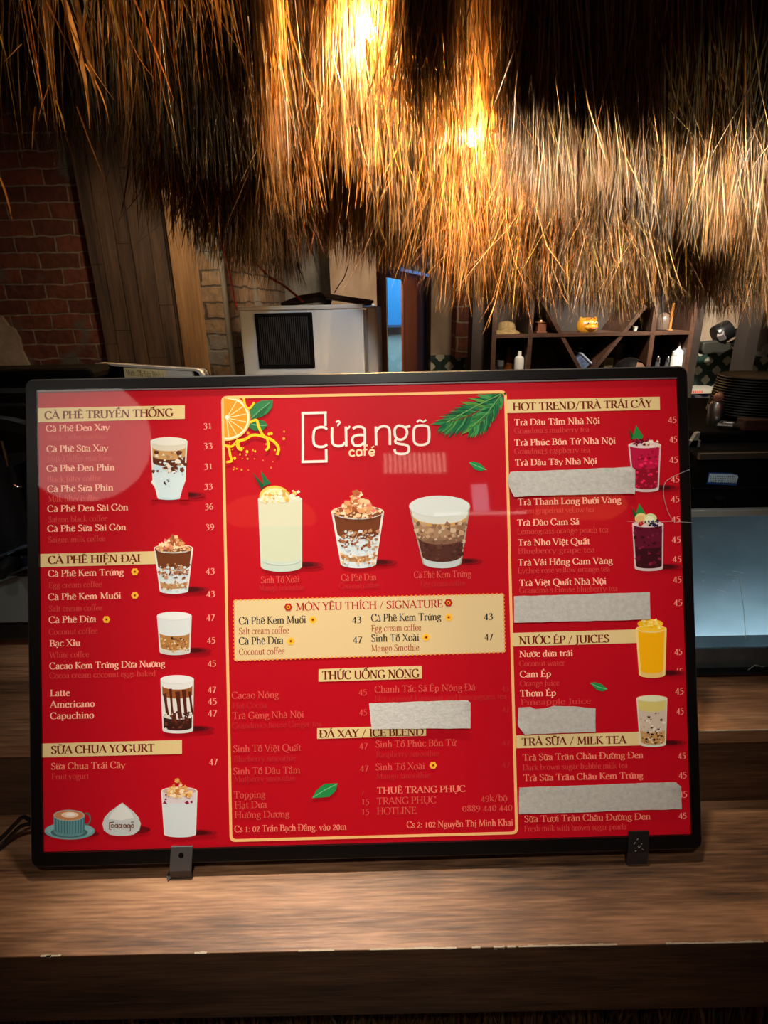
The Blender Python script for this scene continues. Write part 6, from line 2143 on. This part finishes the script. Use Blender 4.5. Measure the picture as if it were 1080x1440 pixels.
# black box behind the cabinet with the plate stack
YX = 0.824
bx0, bx1 = at(980, 620, YX).x, 1.02
zx = at(1040, 607, YX).z
mb = MB(); mb.box(bx0, bx1, YX, YX + .135, zc[0], zx)
o = obj('black_cabinet_box', mb, M_blackm, bevel=.004); tag(o, 'plain black box on top of the glass fronted cabinet carrying the plate stack', 'box')
mb = MB()
q = [at(x, y, YX - .03) for x, y in ((985, 612), (990, 610), (980, 662), (968, 662))]
mb.prism([(v.x, max(v.z, zc[0])) for v in q], YX - .02, YX - .012, 'y')
q = at(978, 640, YX - .02)
mb.box(q.x - .05, q.x + .004, YX - .02, YX - .014, zc[0], at(978, 615, YX).z)
o = obj('clear_stand', mb, mat('greyish_perspex', (120, 122, 118), .3, coat=.4)); tag(o, 'greyish clear stand at the left side of the black box', 'stand')
# stack of black plates
nx = at(1062, 560, YX + .068).x
npl = 15
r_top, r_bot = at(1062, 530, YX + .068).x - at(1010, 530, YX + .068).x, at(1062, 590, YX + .068).x - at(1004, 590, YX + .068).x
ztop = at(1062, 526, YX + .068).z
M_plate = mat('black_plate', (16, 16, 17), .55, spec=.15)
pm = None
for i in range(npl):
    f = i / (npl - 1)
    r_ = r_bot + (r_top - r_bot) * f
    z = zx + .012 + (ztop - zx - .02) * f
    mb = MB()
    mb.lathe([(r_ * .55, 0), (r_ * .6, -.003), (r_ * .98, .004), (r_, .0055), (r_ * .985, .0068), (r_ * .6, .002), (r_ * .55, .0025), (.001, .0025)], (nx, YX + .068, z), 40)
    o = obj('serving_plate', mb, M_plate, smooth=True)
    tag(o, 'topmost black plate of the stack right of the menu board' if i == npl - 1 else ('bottom black plate of the stack right of the menu board' if i == 0 else 'black plate within the middle of the tall stack'), 'plate', 'stack of black plates')
mb = MB(); mb.lathe([(r_bot * .62, 0), (r_bot * .7, .010)], (nx, YX + .068, zx), 32)
o = obj('plate_base', mb, M_black, smooth=True); tag(o, 'round black base under the stack of plates', 'base')
# brown board in front of the plates
q0 = at(1044, 612, YX); q1 = at(1110, 590, YX)
mb = MB(); mb.box(q0.x, q1.x, YX - .0, YX + .022, zx, at(1070, 590, YX).z)
o = obj('wooden_block', mb, M_shelf, bevel=.002); tag(o, 'dark brown wooden block at the foot of the plate stack', 'block')
# steel tongs and shaker
c = at(1003, 597, YX + .05)
t = thing('steel_shaker', (c.x, YX + .05, zx), 'small steel shaker with a copper cap left of the plate stack', 'shaker')
mb = MB(); mb.lathe([(.009, 0), (.011, .012), (.011, .03), (.008, .036)], (c.x, YX + .05, zx), 16); obj('body', mb, M_steel, t, smooth=True)
mb = MB(); mb.sphere((c.x + .001, YX + .05, zx + .043), .0075, 12); obj('cap', mb, mat('copper_cap', (150, 96, 76), .4), t, smooth=True)
mb = MB()
a, b_ = at(1008, 603, YX + .02), at(1033, 604, YX + .02)
for s_ in (-1, 1):
    mb.tube([(a.x, YX + .02, zx + .006), ((a.x + b_.x) / 2, YX + .02 + s_ * .012, zx + .007), (b_.x, YX + .02 + s_ * .004, zx + .005)], [.003, .004, .005], 8)
o = obj('serving_tongs', mb, M_steel, smooth=True); tag(o, 'steel tongs lying in front of the plate stack', 'tongs')

# wall shelf with printed edges and blue bowl, on the tiles
YW = 3.16
t = thing('wall_rack', (at(990, 560, YW).x, YW + .1, at(990, 562, YW).z), 'pale two tier wall rack with small red print on the tiled wall', 'rack')
for y0_, y1_ in ((547.5, 554), (568.5, 574.5)):
    a, b_ = at(955, y1_, YW), at(1017, y0_, YW)
    mb = MB(); mb.box(a.x, b_.x, YW, YW + .18, a.z, b_.z)
    s_ = obj('tier', mb, mat('pale_steel_edge', (172, 168, 156), .4), t)
    mb = MB()
    r0 = at(966, y0_ + 3.4, YW); x = r0.x
    rg = random.Random(int(y0_))
    while x < at(988, 550, YW).x:
        wd = rg.uniform(.004, .012)
        mb.box(x, x + wd, YW - .001, YW + .001, r0.z - .007, r0.z + .004)
        x += wd + .004
    obj('red_print', mb, mat('red_print', (196, 70, 52), .6), s_)
c = at(983, 568, 3.24)
zr = at(990, 568.5, YW).z
mb = MB(); mb.lathe([(.02, 0), (.04, .006), (.066, .03), (.073, .05), (.07, .05), (.06, .03), (.03, .01), (.001, .008)], (c.x, 3.25, zr), 32)
o = obj('glazed_bowl', mb, mat('cobalt_glaze', (24, 26, 74), .12, coat=.6), smooth=True); tag(o, 'cobalt blue glazed bowl between the tiers of the wall rack', 'bowl')
c = at(1010, 566, 3.24)
mb = MB(); mb.lathe([(.02, 0), (.024, .02), (.018, .045), (.012, .05)], (c.x, 3.24, zr), 18)
o = obj('dark_pot', mb, mat('dark_glaze', (40, 36, 34), .4), smooth=True); tag(o, 'small dark pot beside the cobalt bowl', 'pot')

# clamp lamp on the wall at the right
c = at(1017, 471, 3.2)
Yc = 3.18
t = thing('clamp_spotlight', (c.x, Yc, c.z), 'black wall mounted spotlight with barn doors pointing left under the thatch', 'spotlight')
def P2(x, y, dy=0): q = at(x, y, Yc + dy); return q
d = (P2(1003, 477) - P2(1026, 464)); d.normalize()
mb = MB()
c0, c1 = P2(1006, 473), P2(1026, 462)
mb.tube([c0, c0.lerp(c1, .1), c0.lerp(c1, .5), c1, c1.lerp(c0, -.1)], [.05, .054, .055, .05, .02], 22)
h = obj('lamp_head', mb, M_black, t, smooth=True)
mb = MB(); mb.tube([c0 + Vector((0, -.03, 0)), c0.lerp(c1, .3) + Vector((0, -.052, 0))], [.026, .026], 4)
obj('face_label', mb, mat('grey_face', (120, 112, 112), .5), h)
mb = MB(); mb.tube([P2(1013, 460, -.03), P2(1019, 473, -.05)], .004, 8); obj('bright_rim', mb, M_steel, h)
mb = MB()
q = [P2(x, y) for x, y in ((985, 481), (1000, 479), (1012, 478), (1024, 482), (1026, 490), (1012, 497), (1000, 496), (986, 499), (983, 492))]
mb.prism([(v.x, v.z) for v in q], Yc - .03, Yc + .03, 'y')
obj('mount_body', mb, mat('dull_olive_black', (34, 34, 28), .6), t, bevel=.008)
for pts in (((1024, 468), (1045, 461), (1046, 464), (1026, 474)), ((1022, 486), (1040, 477), (1053, 475), (1051, 480), (1036, 489), (1034, 485))):
    q = [P2(x, y) for x, y in pts]
    mb = MB(); mb.prism([(v.x, v.z) for v in q], Yc - .04, Yc + .04, 'y')
    obj('barn_door', mb, M_blackm, t)
mb = MB(); mb.box(c.x - .02, c.x + .02, Yc + .03, YR + .0, P2(1010, 492).z, P2(1010, 486).z)
obj('wall_plate', mb, M_blackm, t)

# pipes and fittings beyond the dark post
t = thing('wall_fittings', (at(1072, 480, 3.2).x, 3.2, at(1072, 500, 3.2).z), 'pale pipe with joints beside the dark timber post', 'pipe')
mb = MB(); mb.tube([at(1076, 430, 3.2), at(1075, 455, 3.2), at(1068, 494, 3.2)], .022, 12); obj('pipe', mb, mat('pale_pipe', (132, 126, 112), .5), t, smooth=True)
mb = MB(); mb.tube([at(1072, 456, 3.2), at(1084, 457, 3.2)], .03, 12)
obj('joint', mb, mat('pale_joint', (150, 146, 136), .5), t, smooth=True)
mb = MB(); mb.tube([at(1068, 492, 3.2), at(1076, 493, 3.2)], .034, 12)
obj('joint', mb, mat('pale_joint', (150, 146, 136), .5), t, smooth=True)
mb = MB(); mb.tube(catmull([at(1053, 456, 3.0), at(1058, 455, 2.95), at(1064, 460, 2.93), at(1067, 470, 2.95)], 5), .004, 8)
obj('curved_hook', mb, M_gunm, t, smooth=True)
